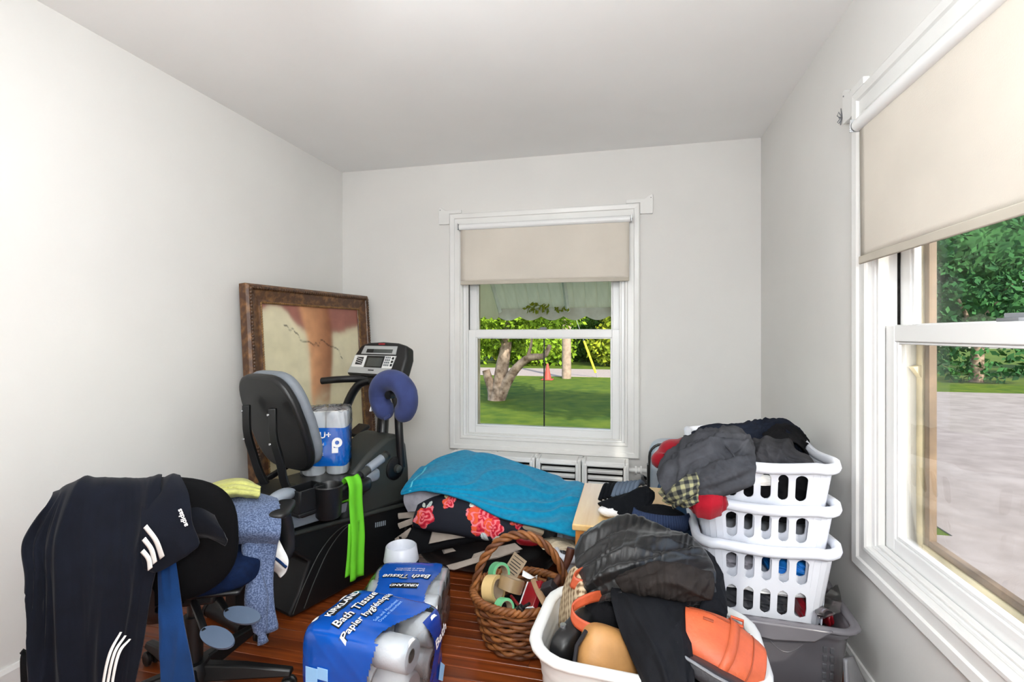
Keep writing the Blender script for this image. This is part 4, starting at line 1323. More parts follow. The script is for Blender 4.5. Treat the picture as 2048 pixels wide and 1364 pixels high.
# main navy trousers hung over the back
P = patch([row([(120, 1010), (160, 1000), (215, 995), (270, 995), (322, 992)], 0.14),
           row([(108, 985), (145, 966), (205, 960), (265, 960), (322, 957)], 0.07),
           row([(98, 1003), (132, 985), (195, 978), (262, 975), (325, 975)], -0.005),
           row([(50, 1085), (105, 1080), (180, 1080), (260, 1080), (330, 1075)], -0.03),
           row([(62, 1165), (108, 1170), (180, 1180), (258, 1180), (305, 1180)], -0.04),
           row([(62, 1270), (110, 1280), (175, 1290), (240, 1290), (288, 1290)], -0.035),
           row([(52, 1390), (110, 1400), (170, 1410), (225, 1410), (262, 1410)], -0.03),
           row([(50, 1500), (105, 1510), (165, 1520), (215, 1520), (250, 1520)], -0.03)], 130, 110)
Um, Vm = np.meshgrid(np.linspace(0, 1, 130), np.linspace(0, 1, 110), indexing='ij')
w = np.clip(Um * 3 - 0.25, 0, 1)
hgt = 0.050 * w * (ridge(Vm * 3.4 + 0.5 * np.sin(Um * 3.2) + 4, Um * 1.1 + 2, 14) - 0.5) + 0.016 * w * (ridge(Vm * 8 + Um * 1.5, Um * 1.8, 3) - 0.6) + 0.004 * w * (ridge(Vm * 19 - Um * 3, Um * 5, 6) - 0.6)
P = push(P, hgt, (0, -1, 0))
navy = thing('track_pants', 'dark navy track pants hung over the chair back, reaching to the picture bottom', 'track pants', (0, 0, 0))
sheet('cloth', P, 'navy_knit', navy, 0.006)
def on_sheet(P, a, b, off=0.004):
    m, n = P.shape[:2]
    i, j = min(max(a, 0), 1) * (m - 1), min(max(b, 0), 1) * (n - 1)
    i0, j0 = int(min(i, m - 2)), int(min(j, n - 2))
    fi, fj = i - i0, j - j0
    p = (P[i0, j0] * (1 - fi) + P[i0 + 1, j0] * fi) * (1 - fj) + (P[i0, j0 + 1] * (1 - fi) + P[i0 + 1, j0 + 1] * fi) * fj
    du = P[i0 + 1, j0] - P[i0, j0]
    dv = P[i0, j0 + 1] - P[i0, j0]
    nn = np.cross(du, dv)
    nn /= np.linalg.norm(nn) + 1e-9
    if nn @ (np.array((0, 0, CAMH)) - p) < 0:
        nn = -nn
    return p + nn * off
def stripe(P, ab, w, name, m, parent, n=24, off=0.0052):
    """a narrow strip lying on a sheet along the path ab of sheet coordinates"""
    C_ = cr1(np.array(ab, float), n)
    Q = np.zeros((n, 3, 3))
    for k in range(n):
        t = C_[min(k + 1, n - 1)] - C_[max(k - 1, 0)]
        nn = np.array((-t[1], t[0]))
        nn = nn / (np.linalg.norm(nn) + 1e-9)
        for j in range(3):
            q = C_[k] + nn * (j - 1) * w
            Q[k, j] = on_sheet(P, q[0], q[1], off)
    return sheet(name, Q, m, parent, 0.0012)
for k in range(3):
    o_ = k * 9
    Q = patch([[at(240 + o_, 1264 + k * 7, cy(240, -0.062)), at(244 + o_, 1264 + k * 7, cy(240, -0.062))], [at(218 + o_, 1304, cy(220, -0.078)), at(223 + o_, 1306, cy(220, -0.078))],
               [at(205 + o_, 1360, cy(205, -0.080)), at(210 + o_, 1360, cy(205, -0.080))], [at(198 + o_, 1430, cy(200, -0.080)), at(203 + o_, 1430, cy(200, -0.080))]], 24, 3)
    sheet('side_stripe', Q, 'stripe_white', navy, 0.0015)
# left bulge of a second garment behind
P = patch([row([(130, 1000), (160, 985), (200, 990)], 0.10), row([(75, 1040), (120, 1030), (160, 1040)], 0.02), row([(44, 1105), (80, 1110), (130, 1115)], 0.0), row([(58, 1140), (90, 1160), (130, 1170)], 0.01), row([(90, 1180), (110, 1200), (140, 1200)], 0.05)], 50, 40)
U, V = uv(P)
P = push(P, 0.012 * (folds(U, V, 0.4, 9, 0.7, 5) - 0.6), (0, -1, 0))
jk2 = tag(sheet('sweatshirt', P, 'navy_deep', None, 0.008), 'dark sleeve of a sweatshirt bulging at the left side of the chair', 'sweatshirt')
# dark cuffed legs at the bottom left corner
P = patch([row([(44, 1300), (62, 1308), (98, 1316)], 0.06), row([(42, 1312), (64, 1330), (102, 1340)], 0.045), row([(44, 1380), (66, 1390), (104, 1395)], 0.05), row([(46, 1470), (68, 1480), (106, 1480)], 0.05)], 40, 24)
tag(sheet('work_pants', P, 'black_cloth', None, 0.008), 'black cuffed trouser leg hanging at the bottom left corner', 'trousers')
# track jacket flap with lettering and stripes
P = patch([row([(282, 985), (310, 975), (345, 962), (366, 968)], 0.10),
           row([(280, 972), (312, 962), (340, 952), (360, 952)], 0.03),
           row([(282, 1010), (318, 1000), (352, 985), (378, 992)], -0.03),
           row([(284, 1065), (320, 1058), (356, 1048), (384, 1045)], -0.05),
           row([(284, 1102), (318, 1098), (360, 1095), (398, 1086)], -0.055),
           row([(288, 1138), (315, 1142), (345, 1128), (388, 1098)], -0.05)], 80, 60)
U, V = uv(P)
P = push(P, 0.009 * (folds(U, V, 1.35, 12, 0.5, 8) - 0.6) * np.clip(np.linspace(0, 1, 80)[:, None] * 4, 0, 1), (0, -1, 0))
jk = thing('track_jacket', 'navy track jacket with white lettering and three stripes over the chair back', 'track jacket', (0, 0, 0))
sheet('cloth', P, 'navy_knit', jk, 0.006)
for p0_, p1_ in (((290, 1052), (326, 1116)), ((287, 1077), (311, 1127)), ((284, 1101), (302, 1139))):
    Q = patch([[at(p0_[0] - 3, p0_[1] + 4, cy(p0_[0], -0.066)), at(p0_[0] + 4, p0_[1] - 3, cy(p0_[0], -0.066))],
               [at((p0_[0] + p1_[0]) / 2 + 0, (p0_[1] + p1_[1]) / 2 + 0, cy(300, -0.074)), at((p0_[0] + p1_[0]) / 2 + 8, (p0_[1] + p1_[1]) / 2 - 5, cy(300, -0.074))],
               [at(p1_[0] - 6, p1_[1] + 3, cy(p1_[0], -0.072)), at(p1_[0] + 3, p1_[1] - 4, cy(p1_[0], -0.072))]], 16, 4)
    sheet('shoulder_stripe', Q, 'stripe_white', jk, 0.0015)
# the word on the flap, turned as in the photo; sheet frame measured at its middle
a0, b0 = 0.56, 0.80
p0 = Vector(on_sheet(P, a0, b0, 0.0065))
pr = Vector(at(392, 1019, 1.0)) - Vector(at(372, 1019, 1.0))
ex = Vector((math.cos(YAW), math.sin(YAW), 0))
ez = Vector((0, 0, 1))
nv = (Vector((0, 0, CAMH)) - p0).normalized()
an = R(112)
def word(x, y):
    q = p0 + ex * (x * math.cos(an) - y * math.sin(an)) + ez * (x * math.sin(an) + y * math.cos(an)) + nv * 0.012
    return tuple(q)
text_mesh('adidas', 0.019, word, 'ink_white', jk, bold=0.0005)
# blue shirt tail
P = patch([row([(314, 1120), (332, 1116), (350, 1112)], 0.02), row([(318, 1200), (340, 1200), (362, 1195)], -0.01), row([(320, 1280), (348, 1280), (376, 1280)], -0.02), row([(322, 1364), (356, 1366), (392, 1366)], -0.02), row([(322, 1480), (362, 1480), (402, 1480)], -0.02)], 60, 30)
U, V = uv(P)
P = push(P, 0.012 * (folds(U, V, 1.5, 22, 0.5, 2) - 0.5), (0, -1, 0))
tag(sheet('denim_shirt', P, 'denim_blue', None, 0.004), 'bright blue denim shirt tail hanging below the track jacket', 'shirt')
# dark jacket on the right shoulder of the chair back
P = patch([row([(360, 985), (385, 985), (410, 1002)], 0.16), row([(372, 990), (395, 1000), (425, 1022)], 0.06), row([(380, 1030), (410, 1035), (442, 1055)], 0.02), row([(385, 1060), (415, 1065), (455, 1078)], 0.02), row([(390, 1075), (418, 1072), (452, 1090)], 0.03)], 40, 40)
U, V = uv(P)
P = push(P, 0.008 * (folds(U, V, 0.3, 12, 0.6, 15) - 0.5), (0, -1, 0))
tag(sheet('rain_jacket', P, 'navy_deep', None, 0.005), 'dark navy jacket hood bunched over the right corner of the chair back', 'jacket')

# ------------------------------------------------------------------ grey hoodie, yellow towel and shirt on the right armrest
hd = thing('hoodie', 'grey blue fleece hoodie drooping over the chair armrest', 'hoodie', (0, 0, 0))
P = patch([[at(408, 1030, 1.62), at(440, 1012, 1.62), at(490, 1000, 1.66), at(540, 1004, 1.64)],
           [at(402, 1012, 1.50), at(440, 994, 1.52), at(495, 985, 1.55), at(552, 1000, 1.55)],
           [at(404, 1030, 1.42), at(445, 1022, 1.42), at(500, 1018, 1.44), at(560, 1022, 1.48)],
           [at(420, 1055, 1.38), at(452, 1062, 1.36), at(505, 1058, 1.38), at(562, 1062, 1.42)],
           [at(440, 1072, 1.40), at(462, 1082, 1.38), at(500, 1082, 1.40), at(556, 1085, 1.44)]], 60, 60)
U, V = uv(P)
P = push(P, 0.014 * (folds(U, V, 0.9, 9, 0.8, 21) - 0.55), (0, -1, 1))
sheet('body', P, 'fleece', hd, 0.010)
sp = cr1(np.array([at(538, 1012, 1.50), at(528, 1060, 1.44), at(522, 1130, 1.42), at(528, 1200, 1.41), at(536, 1262, 1.41)]), 30)
sr = [0.032 + 0.008 * math.sin(k * 0.2) for k in range(30)]
sr[-1] = 0.026
obj('sleeve', MB().tube([tuple(p) for p in sp], sr, 18, flat=(1.25, 0.7)), 'fleece', hd, smooth=True, auto=False)
sp = cr1(np.array([at(506, 1070, 1.42), at(508, 1130, 1.39), at(514, 1210, 1.38), at(526, 1286, 1.385)]), 26)
obj('sleeve', MB().tube([tuple(p) for p in sp], [0.026 + 0.006 * math.sin(k * 0.5) - (0.010 if k > 22 else 0) for k in range(26)], 16, flat=(1.1, 0.7)), 'fleece', hd, smooth=True, auto=False)
tw = thing('hand_towel', 'yellow green terry towel folded on top of the hoodie', 'towel', (0, 0, 0))
for k, (du, dv, Yk) in enumerate(((0, 0, 1.47), (6, -9, 1.50), (14, -17, 1.54))):
    P = patch([[at(402 + du, 1004 + dv, Yk), at(428 + du, 1000 + dv, Yk - 0.02), at(470 + du, 990 + dv, Yk), at(516, 994 + dv * 0.6, Yk + 0.02)],
               [at(400 + du, 996 + dv, Yk - 0.005), at(426 + du, 988 + dv, Yk - 0.03), at(470 + du, 983 + dv, Yk - 0.02), at(520, 988 + dv * 0.6, Yk)],
               [at(408 + du, 988 + dv, Yk + 0.08), at(436 + du, 980 + dv, Yk + 0.09), at(474 + du, 978 + dv, Yk + 0.10), at(512, 984 + dv * 0.6, Yk + 0.1)]], 24, 40)
    U, V = uv(P)
    P = push(P, 0.006 * (folds(U, V, 1.2, 14, 0.6, 30 + k) - 0.5), (0, 0, 1))
    sheet('fold', P, 'yellow_towel', tw, 0.012)
sh = thing('striped_shirt', 'white shirt with blue edging crumpled on the chair seat', 'shirt', (0, 0, 0))
P = patch([[at(456, 1070, 1.52), at(500, 1072, 1.56), at(545, 1060, 1.56)], [at(458, 1095, 1.44), at(505, 1090, 1.46), at(560, 1085, 1.50)],
           [at(464, 1114, 1.44), at(515, 1112, 1.46), at(576, 1118, 1.48)], [at(490, 1118, 1.47), at(540, 1130, 1.48), at(572, 1142, 1.48)], [at(520, 1130, 1.5), at(552, 1145, 1.5), at(564, 1154, 1.49)]], 40, 40)
U, V = uv(P)
P = push(P, 0.008 * (folds(U, V, 0.5, 12, 0.8, 41) - 0.5), (0, -1, 1))
sheet('cloth', P, 'paper_white', sh, 0.005)
stripe(P, [(0.50, 0.80), (0.62, 0.92), (0.66, 0.99)], 0.035, 'blue_stripe', 'denim_blue', sh, off=0.004)
stripe(P, [(0.30, 0.02), (0.62, 0.03)], 0.03, 'blue_stripe', 'denim_blue', sh, off=0.004)

# ------------------------------------------------------------------ bath tissue packs
def tissue_pack(label, loc, rz, h, rolls, front):
    t = thing('bath_tissue_pack', label, 'bath tissue', loc, rz, 'bath tissue packs')
    hx, hy, hz = h
    rx, ry, rz_ = rolls
    r_ = min(hy / ry, hz / rz_) * 0.97
    L_ = hx / rx * 0.96
    for i in range(rx):
        for j in range(ry):
            for k in range(rz_):
                cx = -hx + hx / rx * (2 * i + 1)
                cyy = -hy + hy / ry * (2 * j + 1)
                cz = hz / rz_ * (2 * k + 1)
                prof = [(0.020, -L_ + 0.003), (r_ * 0.9, -L_), (r_, -L_ + 0.006), (r_, L_ - 0.006), (r_ * 0.9, L_), (0.020, L_ - 0.003), (0.020, -L_ + 0.003)]
                ro = obj('tissue_roll', MB().lathe(prof, (cx, cyy, cz), 24, Matrix.Rotation(PI / 2, 3, 'Y')), 'paper_white', t, smooth=True)
                obj('roll_core', MB().lathe([(0.0195, -L_ + 0.004), (0.0195, L_ - 0.004), (0.016, L_ - 0.004), (0.016, -L_ + 0.004)], (cx, cyy, cz), 14, Matrix.Rotation(PI / 2, 3, 'Y')), 'paper_core', ro, smooth=True)
    # wrapping film as a soft box, the printed part opaque
    nrm, sub = 7.0, 64
    g = np.linspace(-1, 1, sub + 1)
    A_, B_ = np.meshgrid(g, g, indexing='ij')
    lab, nav, film = MB(), MB(), MB()
    def surf(q, off=0.0):
        nn = (np.abs(q) ** nrm).sum(-1) ** (1 / nrm)
        q = q / nn[..., None]
        w = 1.0 + 0.015 * (ridge(q[..., 0] * 3 + q[..., 2] * 3 + 20, q[..., 1] * 4 - q[..., 2] * 2 + 20, 5) - 0.6)
        return q * w[..., None] * np.array((hx + 0.008 + off, hy + 0.008 + off, hz + 0.006 + off)) + np.array((0, 0, hz + 0.006))
    for ax in range(3):
        for s in (-1, 1):
            q = np.zeros((sub + 1, sub + 1, 3))
            q[..., ax] = s
            q[..., (ax + 1) % 3] = A_
            q[..., (ax + 2) % 3] = B_
            S = surf(q)
            for i in range(sub):
                for j in range(sub):
                    c_ = q[i:i + 2, j:j + 2].reshape(4, 3).mean(0)
                    quad = [S[i, j], S[i + 1, j], S[i + 1, j + 1], S[i, j + 1]]
                    x, y, z = c_
                    if front:
                        top = z > 0.95 and x < 0.62 + 0.18 * math.sin(y * 2.2)
                        fr = y < -0.95 and x < 0.55 - 0.5 * (1 - z) / 2
                        lf = x < -0.95 and z > -0.5
                        side = (x > 0.95 and y > 0.25 + 0.12 * math.sin(z * 5)) or (y > 0.95)
                    else:
                        top = z > 0.95 and abs(x) < 0.72 + 0.1 * math.sin(y * 3)
                        fr = y < -0.95 and -0.2 < x < 0.6 and z > 0.1
                        lf = False
                        side = y > 0.95 and abs(x) < 0.7
                    tgt = lab if (top or (fr and z > 0.0) or (lf and z > 0.2)) else nav if (fr or lf or side) else film
                    tgt.add(quad, [(0, 1, 2, 3)])
    for nm, mbb, mm in (('printed_label', lab, 'label_blue'), ('printed_border', nav, 'label_navy'), ('plastic_film', film, 'film')):
        if mbb.v:
            weld(obj(nm, mbb, mm, t, smooth=True, auto=False))
    def top_at(x, y, off):
        X, Y_ = x / (hx + 0.008), y / (hy + 0.008)
        q = np.array([X, Y_, max(0.02, 1 - abs(X) ** nrm - abs(Y_) ** nrm) ** (1 / nrm)])
        return tuple(surf(q[None, :] if False else q, 0.0) + np.array((0, 0, off)))
    return t, top_at
tkA, topA = tissue_pack('bath tissue pack with blue label nearest the viewer on the floor', (-0.815, 1.485, 0.002), R(-6), (0.185, 0.135, 0.155), (3, 2, 3), True)
def onA(cx, cy_, ang, off):
    ca, sa = math.cos(ang), math.sin(ang)
    return lambda x, y: topA(cx + x * ca - y * sa, cy_ + x * sa + y * ca, off)
A90 = R(90)
bnd = MB()
for i in range(12):
    q = [(-0.152, -0.06 + 0.145 * i / 12), (-0.112, -0.06 + 0.145 * i / 12), (-0.112, -0.06 + 0.145 * (i + 1) / 12), (-0.152, -0.06 + 0.145 * (i + 1) / 12)]
    bnd.add([topA(a, b, 0.0015) for a, b in q], [(0, 1, 2, 3)])
weld(obj('brand_band', bnd, 'ink_black', tkA))
text_mesh('KIRKLAND', 0.034, onA(-0.133, 0.012, A90, 0.003), 'ink_white', tkA, bold=0.0008)
for m_, off, bd in (('ink_black', 0.0025, 0.0035), ('ink_white', 0.0042, 0.0006)):
    text_mesh('Bath Tissue', 0.046, onA(-0.070, -0.004, A90, off), m_, tkA, bold=bd, font_shear=0.25)
    text_mesh('Papier hygiénique', 0.037, onA(-0.018, -0.010, A90, off), m_, tkA, bold=bd * 0.9, font_shear=0.25)
text_mesh('Soft and Absorbent\nDoux et absorbant', 0.017, onA(0.040, 0.02, A90, 0.003), 'ink_pale', tkA)
# small picture of a roll on the front face
fx = lambda cx, cz: (lambda x, y: (cx + x, -0.1475, cz + y))
rp_ = MB().bb(-0.150, -0.105, -0.1476, -0.1462, 0.15, 0.205).bb(-0.105, -0.066, -0.1476, -0.1462, 0.175, 0.212)
obj('roll_picture', rp_, 'ink_pale', tkA, bevel=0.004)
sd = lambda cy_, cz, ang: (lambda x, y: (0.1985, cy_ + x * math.cos(ang) - y * math.sin(ang), cz + x * math.sin(ang) + y * math.cos(ang)))
text_mesh('Bath', 0.045, sd(0.085, 0.235, R(25)), 'ink_white', tkA, bold=0.001, font_shear=0.25)
text_mesh('425 SHEETS\n2 PLY', 0.014, sd(-0.02, 0.16, A90), 'ink_grey', tkA)
dm = MB()
obj('sheet_picture', MB().add([(0.1986, 0.07, 0.10), (0.1986, 0.10, 0.075), (0.1986, 0.115, 0.12), (0.1986, 0.085, 0.15)], [(0, 1, 2, 3)]), 'ink_pale', tkA)
tkB, topB = tissue_pack('bath tissue pack with upside down label behind the nearest pack', (-0.885, 1.875, 0.002), R(12), (0.155, 0.165, 0.115), (2, 3, 2), False)
def onB(cx, cy_, ang, off):
    ca, sa = math.cos(ang), math.sin(ang)
    return lambda x, y: topB(cx + x * ca - y * sa, cy_ + x * sa + y * ca, off)
bnd = MB()
for i in range(10):
    q = [(-0.05 + 0.11 * i / 10, -0.085), (-0.05 + 0.11 * (i + 1) / 10, -0.085), (-0.05 + 0.11 * (i + 1) / 10, -0.045), (-0.05 + 0.11 * i / 10, -0.045)]
    bnd.add([topB(a, b, 0.0015) for a, b in q], [(0, 1, 2, 3)])
weld(obj('brand_band', bnd, 'ink_black', tkB))
text_mesh('KIRKLAND', 0.024, onB(0.005, -0.065, PI, 0.003), 'ink_white', tkB, bold=0.0006)
for m_, off, bd in (('ink_black', 0.0025, 0.003), ('ink_white', 0.0042, 0.0006)):
    text_mesh('Bath Tissue', 0.042, onB(0.0, 0.005, PI, off), m_, tkB, bold=bd, font_shear=0.25)
text_mesh('Soft and Absorbent\nDoux et absorbant', 0.016, onB(0.0, 0.065, PI, 0.003), 'ink_white', tkB)

# ------------------------------------------------------------------ clear jar with a white ring
jr = thing('plastic_jar', 'clear plastic jar with wide white rim beside the bike', 'jar', (-1.035, 2.135, 0.0015))
obj('jar_body', MB().lathe([(0, 0), (0.066, 0), (0.074, 0.012), (0.082, 0.13), (0.080, 0.185), (0.074, 0.20), (0.071, 0.20), (0.077, 0.18), (0.079, 0.13), (0.071, 0.016), (0, 0.006)], n=32), 'jar_plastic', jr, smooth=True)
obj('white_rim', MB().lathe([(0.078, 0.185), (0.081, 0.187), (0.071, 0.250), (0.066, 0.254), (0.062, 0.250), (0.060, 0.21), (0, 0.205), (0, 0.200), (0.072, 0.198)], n=36), 'white_plastic', jr, smooth=True)

# ================================================================== MIDDLE: heap under the turquoise towel
# black duffel bag at the bottom of the heap
db = thing('duffel_bag', 'black duffel bag with beige trim under the heap of bedding', 'bag', (0, 0, 0))
weld(obj('bag_body', soft_box((-0.74, 2.62, 0.155), (0.37, 0.24, 0.150), 4.0, 16, wr=0.10, seed=4), 'black_nylon', db, smooth=True, auto=False))
P = patch([[at(880, 1135, 2.20), at(940, 1118, 2.24), at(1000, 1098, 2.28)], [at(908, 1140, 2.19), at(960, 1124, 2.23), at(1040, 1104, 2.27)]], 6, 24)
sheet('beige_strap', P, 'beige_lining', db, 0.006)
P = patch([[at(948, 1108, 2.28), at(990, 1095, 2.27), at(1030, 1086, 2.27)], [at(940, 1124, 2.26), at(990, 1118, 2.25), at(1045, 1098, 2.25)]], 6, 20)
sheet('beige_strap', P, 'beige_lining', db, 0.006)
P = patch([[at(884, 1100, 2.34), at(905, 1096, 2.34)], [at(888, 1108, 2.33), at(912, 1102, 2.33)]], 4, 6)
sheet('buckle_patch', P, 'beige_lining', db, 0.006)
# silver grey metal stand at the far left of the heap
mt = thing('folding_stand', 'grey metal folding stand poking out left of the heap', 'stand', (0, 0, 0))
for (a, b, Y0, Y1) in (((797, 1032), (838, 1028), 2.41, 2.42), ((798, 1052), (840, 1036), 2.40, 2.40), ((793, 1082), (824, 1060), 2.36, 2.37)):
    p, q = at(a[0], a[1], Y0), at(b[0], b[1], Y1)
    obj('stand_bar', MB().tube([p, q], 0.013, 6, flat=(0.6, 1.3)), 'beige_lining', mt, smooth=True)
obj('stand_leg', MB().tube([at(812, 1040, 2.41), (at(812, 1040, 2.41)[0], 2.41, 0.0)], 0.012, 8), 'black_metal', mt, smooth=True)
obj('stand_leg', MB().tube([at(802, 1072, 2.365), (at(802, 1072, 2.365)[0], 2.365, 0.0)], 0.012, 8), 'black_metal', mt, smooth=True)
# black jacket with beige lining
P = patch([[at(835, 1040, 2.44), at(880, 1042, 2.44), at(940, 1050, 2.42), at(1010, 1055, 2.40)],
           [at(822, 1060, 2.36), at(868, 1062, 2.36), at(940, 1064, 2.34), at(1010, 1066, 2.34)],
           [at(808, 1090, 2.32), at(856, 1090, 2.32), at(935, 1078, 2.31), at(1000, 1074, 2.32)],
           [at(806, 1112, 2.31), at(846, 1106, 2.32), at(930, 1086, 2.32), at(1000, 1078, 2.33)]], 50, 60)
U, V = uv(P)
P = push(P, 0.010 * (folds(U, V, 1.0, 9, 0.7, 51) - 0.5), (0, -1, 0.5))
bj = thing('winter_jacket', 'black jacket with beige lining squeezed under the floral quilt', 'jacket', (0, 0, 0))
sheet('shell', P, 'black_cloth', bj, 0.012)
P = patch([[at(868, 1052, 2.36), at(915, 1050, 2.345), at(980, 1060, 2.33)], [at(862, 1075, 2.315), at(920, 1066, 2.31), at(985, 1068, 2.31)], [at(858, 1088, 2.30), at(920, 1076, 2.30), at(985, 1072, 2.305)]], 24, 40)
U, V = uv(P)
P = push(P, 0.006 * (folds(U, V, 1.2, 10, 0.7, 55) - 0.3), (0, -1, 0.5))
sheet('lining', P, 'beige_lining', bj, 0.006)
# floral quilt, folded
P = patch([[at(872, 985, 2.72), at(920, 985, 2.72), at(970, 1000, 2.66), at(1020, 1020, 2.60), at(1065, 1035, 2.56)],
           [at(846, 1000, 2.44), at(905, 995, 2.40), at(960, 1006, 2.37), at(1015, 1030, 2.35), at(1062, 1048, 2.34)],
           [at(834, 1026, 2.36), at(895, 1022, 2.31), at(955, 1032, 2.29), at(1010, 1050, 2.28), at(1062, 1060, 2.30)],
           [at(829, 1046, 2.35), at(890, 1052, 2.29), at(950, 1062, 2.27), at(1005, 1070, 2.27), at(1060, 1072, 2.30)],
           [at(838, 1052, 2.40), at(890, 1060, 2.34), at(950, 1072, 2.32), at(1002, 1078, 2.32), at(1056, 1078, 2.34)]], 150, 190)
Um, Vm = np.meshgrid(np.linspace(0, 1, 150), np.linspace(0, 1, 190), indexing='ij')
U, V = uv(P)
P = push(P, (0.012 * (folds(U, V, 0.1, 7, 0.5, 61) - 0.5) + 0.006 * (folds(U, V, 1.5, 11, 0.5, 63) - 0.5)) * hem(P, 0.08), (0, -1, 1))
col = np.ones((150, 190, 3)) * L3((34, 36, 44))
asp = 2.1
def bloom(a, b, r, seed, leaf=None):
    """one printed flower at sheet coordinates a (down), b (across)"""
    global col
    du, dv = (Um - a), (Vm - b) * asp
    rr2 = np.sqrt(du ** 2 + dv ** 2) / r
    th = np.arctan2(du, dv)
    edge = 0.86 + 0.14 * np.cos(5 * th + seed) + 0.12 * (vnoise(Um * 30, Vm * 50, seed) - 0.5)
    m = (rr2 < edge)[..., None]
    sw = np.sin(rr2 * 11 + 2.5 * np.sin(3 * th + seed) + 5 * vnoise(Um * 16, Vm * 26, seed + 2))
    fc = np.where((sw > 0.55)[..., None], L3((232, 128, 136)), np.where((sw < -0.6)[..., None], L3((176, 26, 50)), L3((214, 58, 70))))
    fc = np.where((dv < -0.25 * r)[..., None] & (sw < 0.2)[..., None], L3((226, 92, 58)), fc)
    col = np.where(m, fc, col)
def leafs(a, b, la, lb, ang, c1):
    global col
    du, dv = (Um - a), (Vm - b) * asp
    x = du * math.sin(ang) + dv * math.cos(ang)
    y = du * math.cos(ang) - dv * math.sin(ang)
    m = ((x / la) ** 2 + (y / lb) ** 2 < 1)
    vein = (np.abs(y) < lb * 0.09) & m
    col = np.where(m[..., None], L3(c1), col)
    col = np.where(vein[..., None], L3((150, 160, 160)), col)
leafs(0.30, 0.9, 0.09, 0.05, 0.7, (206, 214, 214)); leafs(0.35, 0.47, 0.09, 0.04, -0.5, (226, 226, 214)); leafs(0.30, 0.40, 0.10, 0.03, 0.4, (206, 190, 190))
leafs(0.42, 0.105, 0.07, 0.035, -1.2, (196, 208, 204)); leafs(0.40, 0.06, 0.05, 0.022, 0.9, (214, 218, 208)); leafs(0.30, 0.215, 0.05, 0.02, 0.6, (222, 206, 158))
bloom(0.50, 0.555, 0.30, 3); bloom(0.62, 0.66, 0.20, 7); bloom(0.60, 0.09, 0.19, 5); bloom(0.38, 0.26, 0.12, 9); bloom(0.28, 0.345, 0.06, 2); bloom(0.4, 0.86, 0.16, 12)
leafs(0.80, 0.60, 0.10, 0.055, 0.9, (206, 214, 214)); leafs(0.80, 0.71, 0.11, 0.06, -0.6, (226, 226, 214))
sheet('quilt', P, 'print_cloth', None, 0.028, col)
tag(bpy.data.objects['quilt'], 'black quilt printed with red flowers under the turquoise towel', 'quilt')
# grey blanket fold at the left
P = patch([[at(828, 978, 2.47), at(850, 974, 2.52), at(900, 985, 2.50)], [at(812, 985, 2.41), at(840, 984, 2.42), at(880, 992, 2.42)], [at(809, 1002, 2.39), at(832, 1004, 2.39), at(866, 1000, 2.40)], [at(818, 1022, 2.39), at(836, 1020, 2.39), at(858, 1006, 2.41)]], 40, 40)
U, V = uv(P)
P = push(P, 0.012 * (folds(U, V, 0.3, 12, 0.5, 71) - 0.4), (0, -1, 0.5))
tag(sheet('blanket', P, 'grey_blanket', None, 0.016), 'grey blanket corner tucked under the left end of the turquoise towel', 'blanket')
# turquoise towel
P = patch([[at(868, 960, 3.00), at(905, 935, 3.02), at(985, 938, 3.02), at(1060, 952, 3.0), at(1120, 975, 2.96), at(1165, 985, 2.92)],
           [at(846, 934, 2.70), at(895, 909, 2.86), at(975, 909, 2.88), at(1050, 934, 2.84), at(1110, 957, 2.78), at(1172, 972, 2.74)],
           [at(818, 962, 2.46), at(872, 938, 2.56), at(952, 940, 2.62), at(1030, 966, 2.58), at(1098, 994, 2.52), at(1168, 1000, 2.48)],
           [at(804, 982, 2.40), at(850, 965, 2.42), at(940, 975, 2.42), at(1018, 1008, 2.38), at(1088, 1030, 2.34), at(1160, 1038, 2.30)],
           [at(803, 990, 2.38), at(852, 982, 2.36), at(930, 1000, 2.30), at(1004, 1036, 2.26), at(1076, 1054, 2.22), at(1154, 1074, 2.20)]], 120, 170)
U, V = uv(P)
Um, Vm = np.meshgrid(np.linspace(0, 1, 120), np.linspace(0, 1, 170), indexing='ij')
hgt = 0.028 * (folds(U, V, 1.15, 4.2, 0.9, 82) - 0.6) + 0.016 * (folds(U, V, 0.5, 7.5, 0.9, 85) - 0.6) * (Vm > 0) + 0.004 * (fbm(U * 9, V * 9, 4) - 0.5)
P = push(P, hgt * hem(P, 0.06), (0, -1, 1))
tt = thing('bath_towel', 'turquoise terry bath towel spread over the heap of bedding', 'towel', (0, 0, 0))
sheet('cloth', P, 'turquoise', tt, 0.012)
stripe(P, [(0.25, 0.075), (0.6, 0.095), (0.97, 0.085)], 0.010, 'woven_band', 'turquoise_edge', tt, off=0.0065)
# small things in front of the heap, right of the quilt
P = patch([[at(1028, 1042, 2.40), at(1060, 1046, 2.38), at(1085, 1056, 2.36)], [at(1026, 1052, 2.32), at(1058, 1054, 2.28), at(1088, 1064, 2.28)], [at(1034, 1060, 2.32), at(1062, 1066, 2.30), at(1084, 1070, 2.30)]], 24, 30)
U, V = uv(P)
P = push(P, 0.006 * (folds(U, V, 0.8, 14, 0.6, 91) - 0.5), (0, -1, 1))
tag(sheet('muslin_bag', P, 'beige_cloth', None, 0.014), 'small cream cloth bundle under the right end of the turquoise towel', 'cloth bag')
weld(obj('red_pouch', soft_box(at(1056, 1080, 2.28), (0.055, 0.03, 0.022), 3.0, 8, wr=0.1, seed=6), 'red_gloss', None, smooth=True, auto=False))
tag(bpy.data.objects['red_pouch'], 'small glossy red pouch behind the wicker handle', 'pouch')

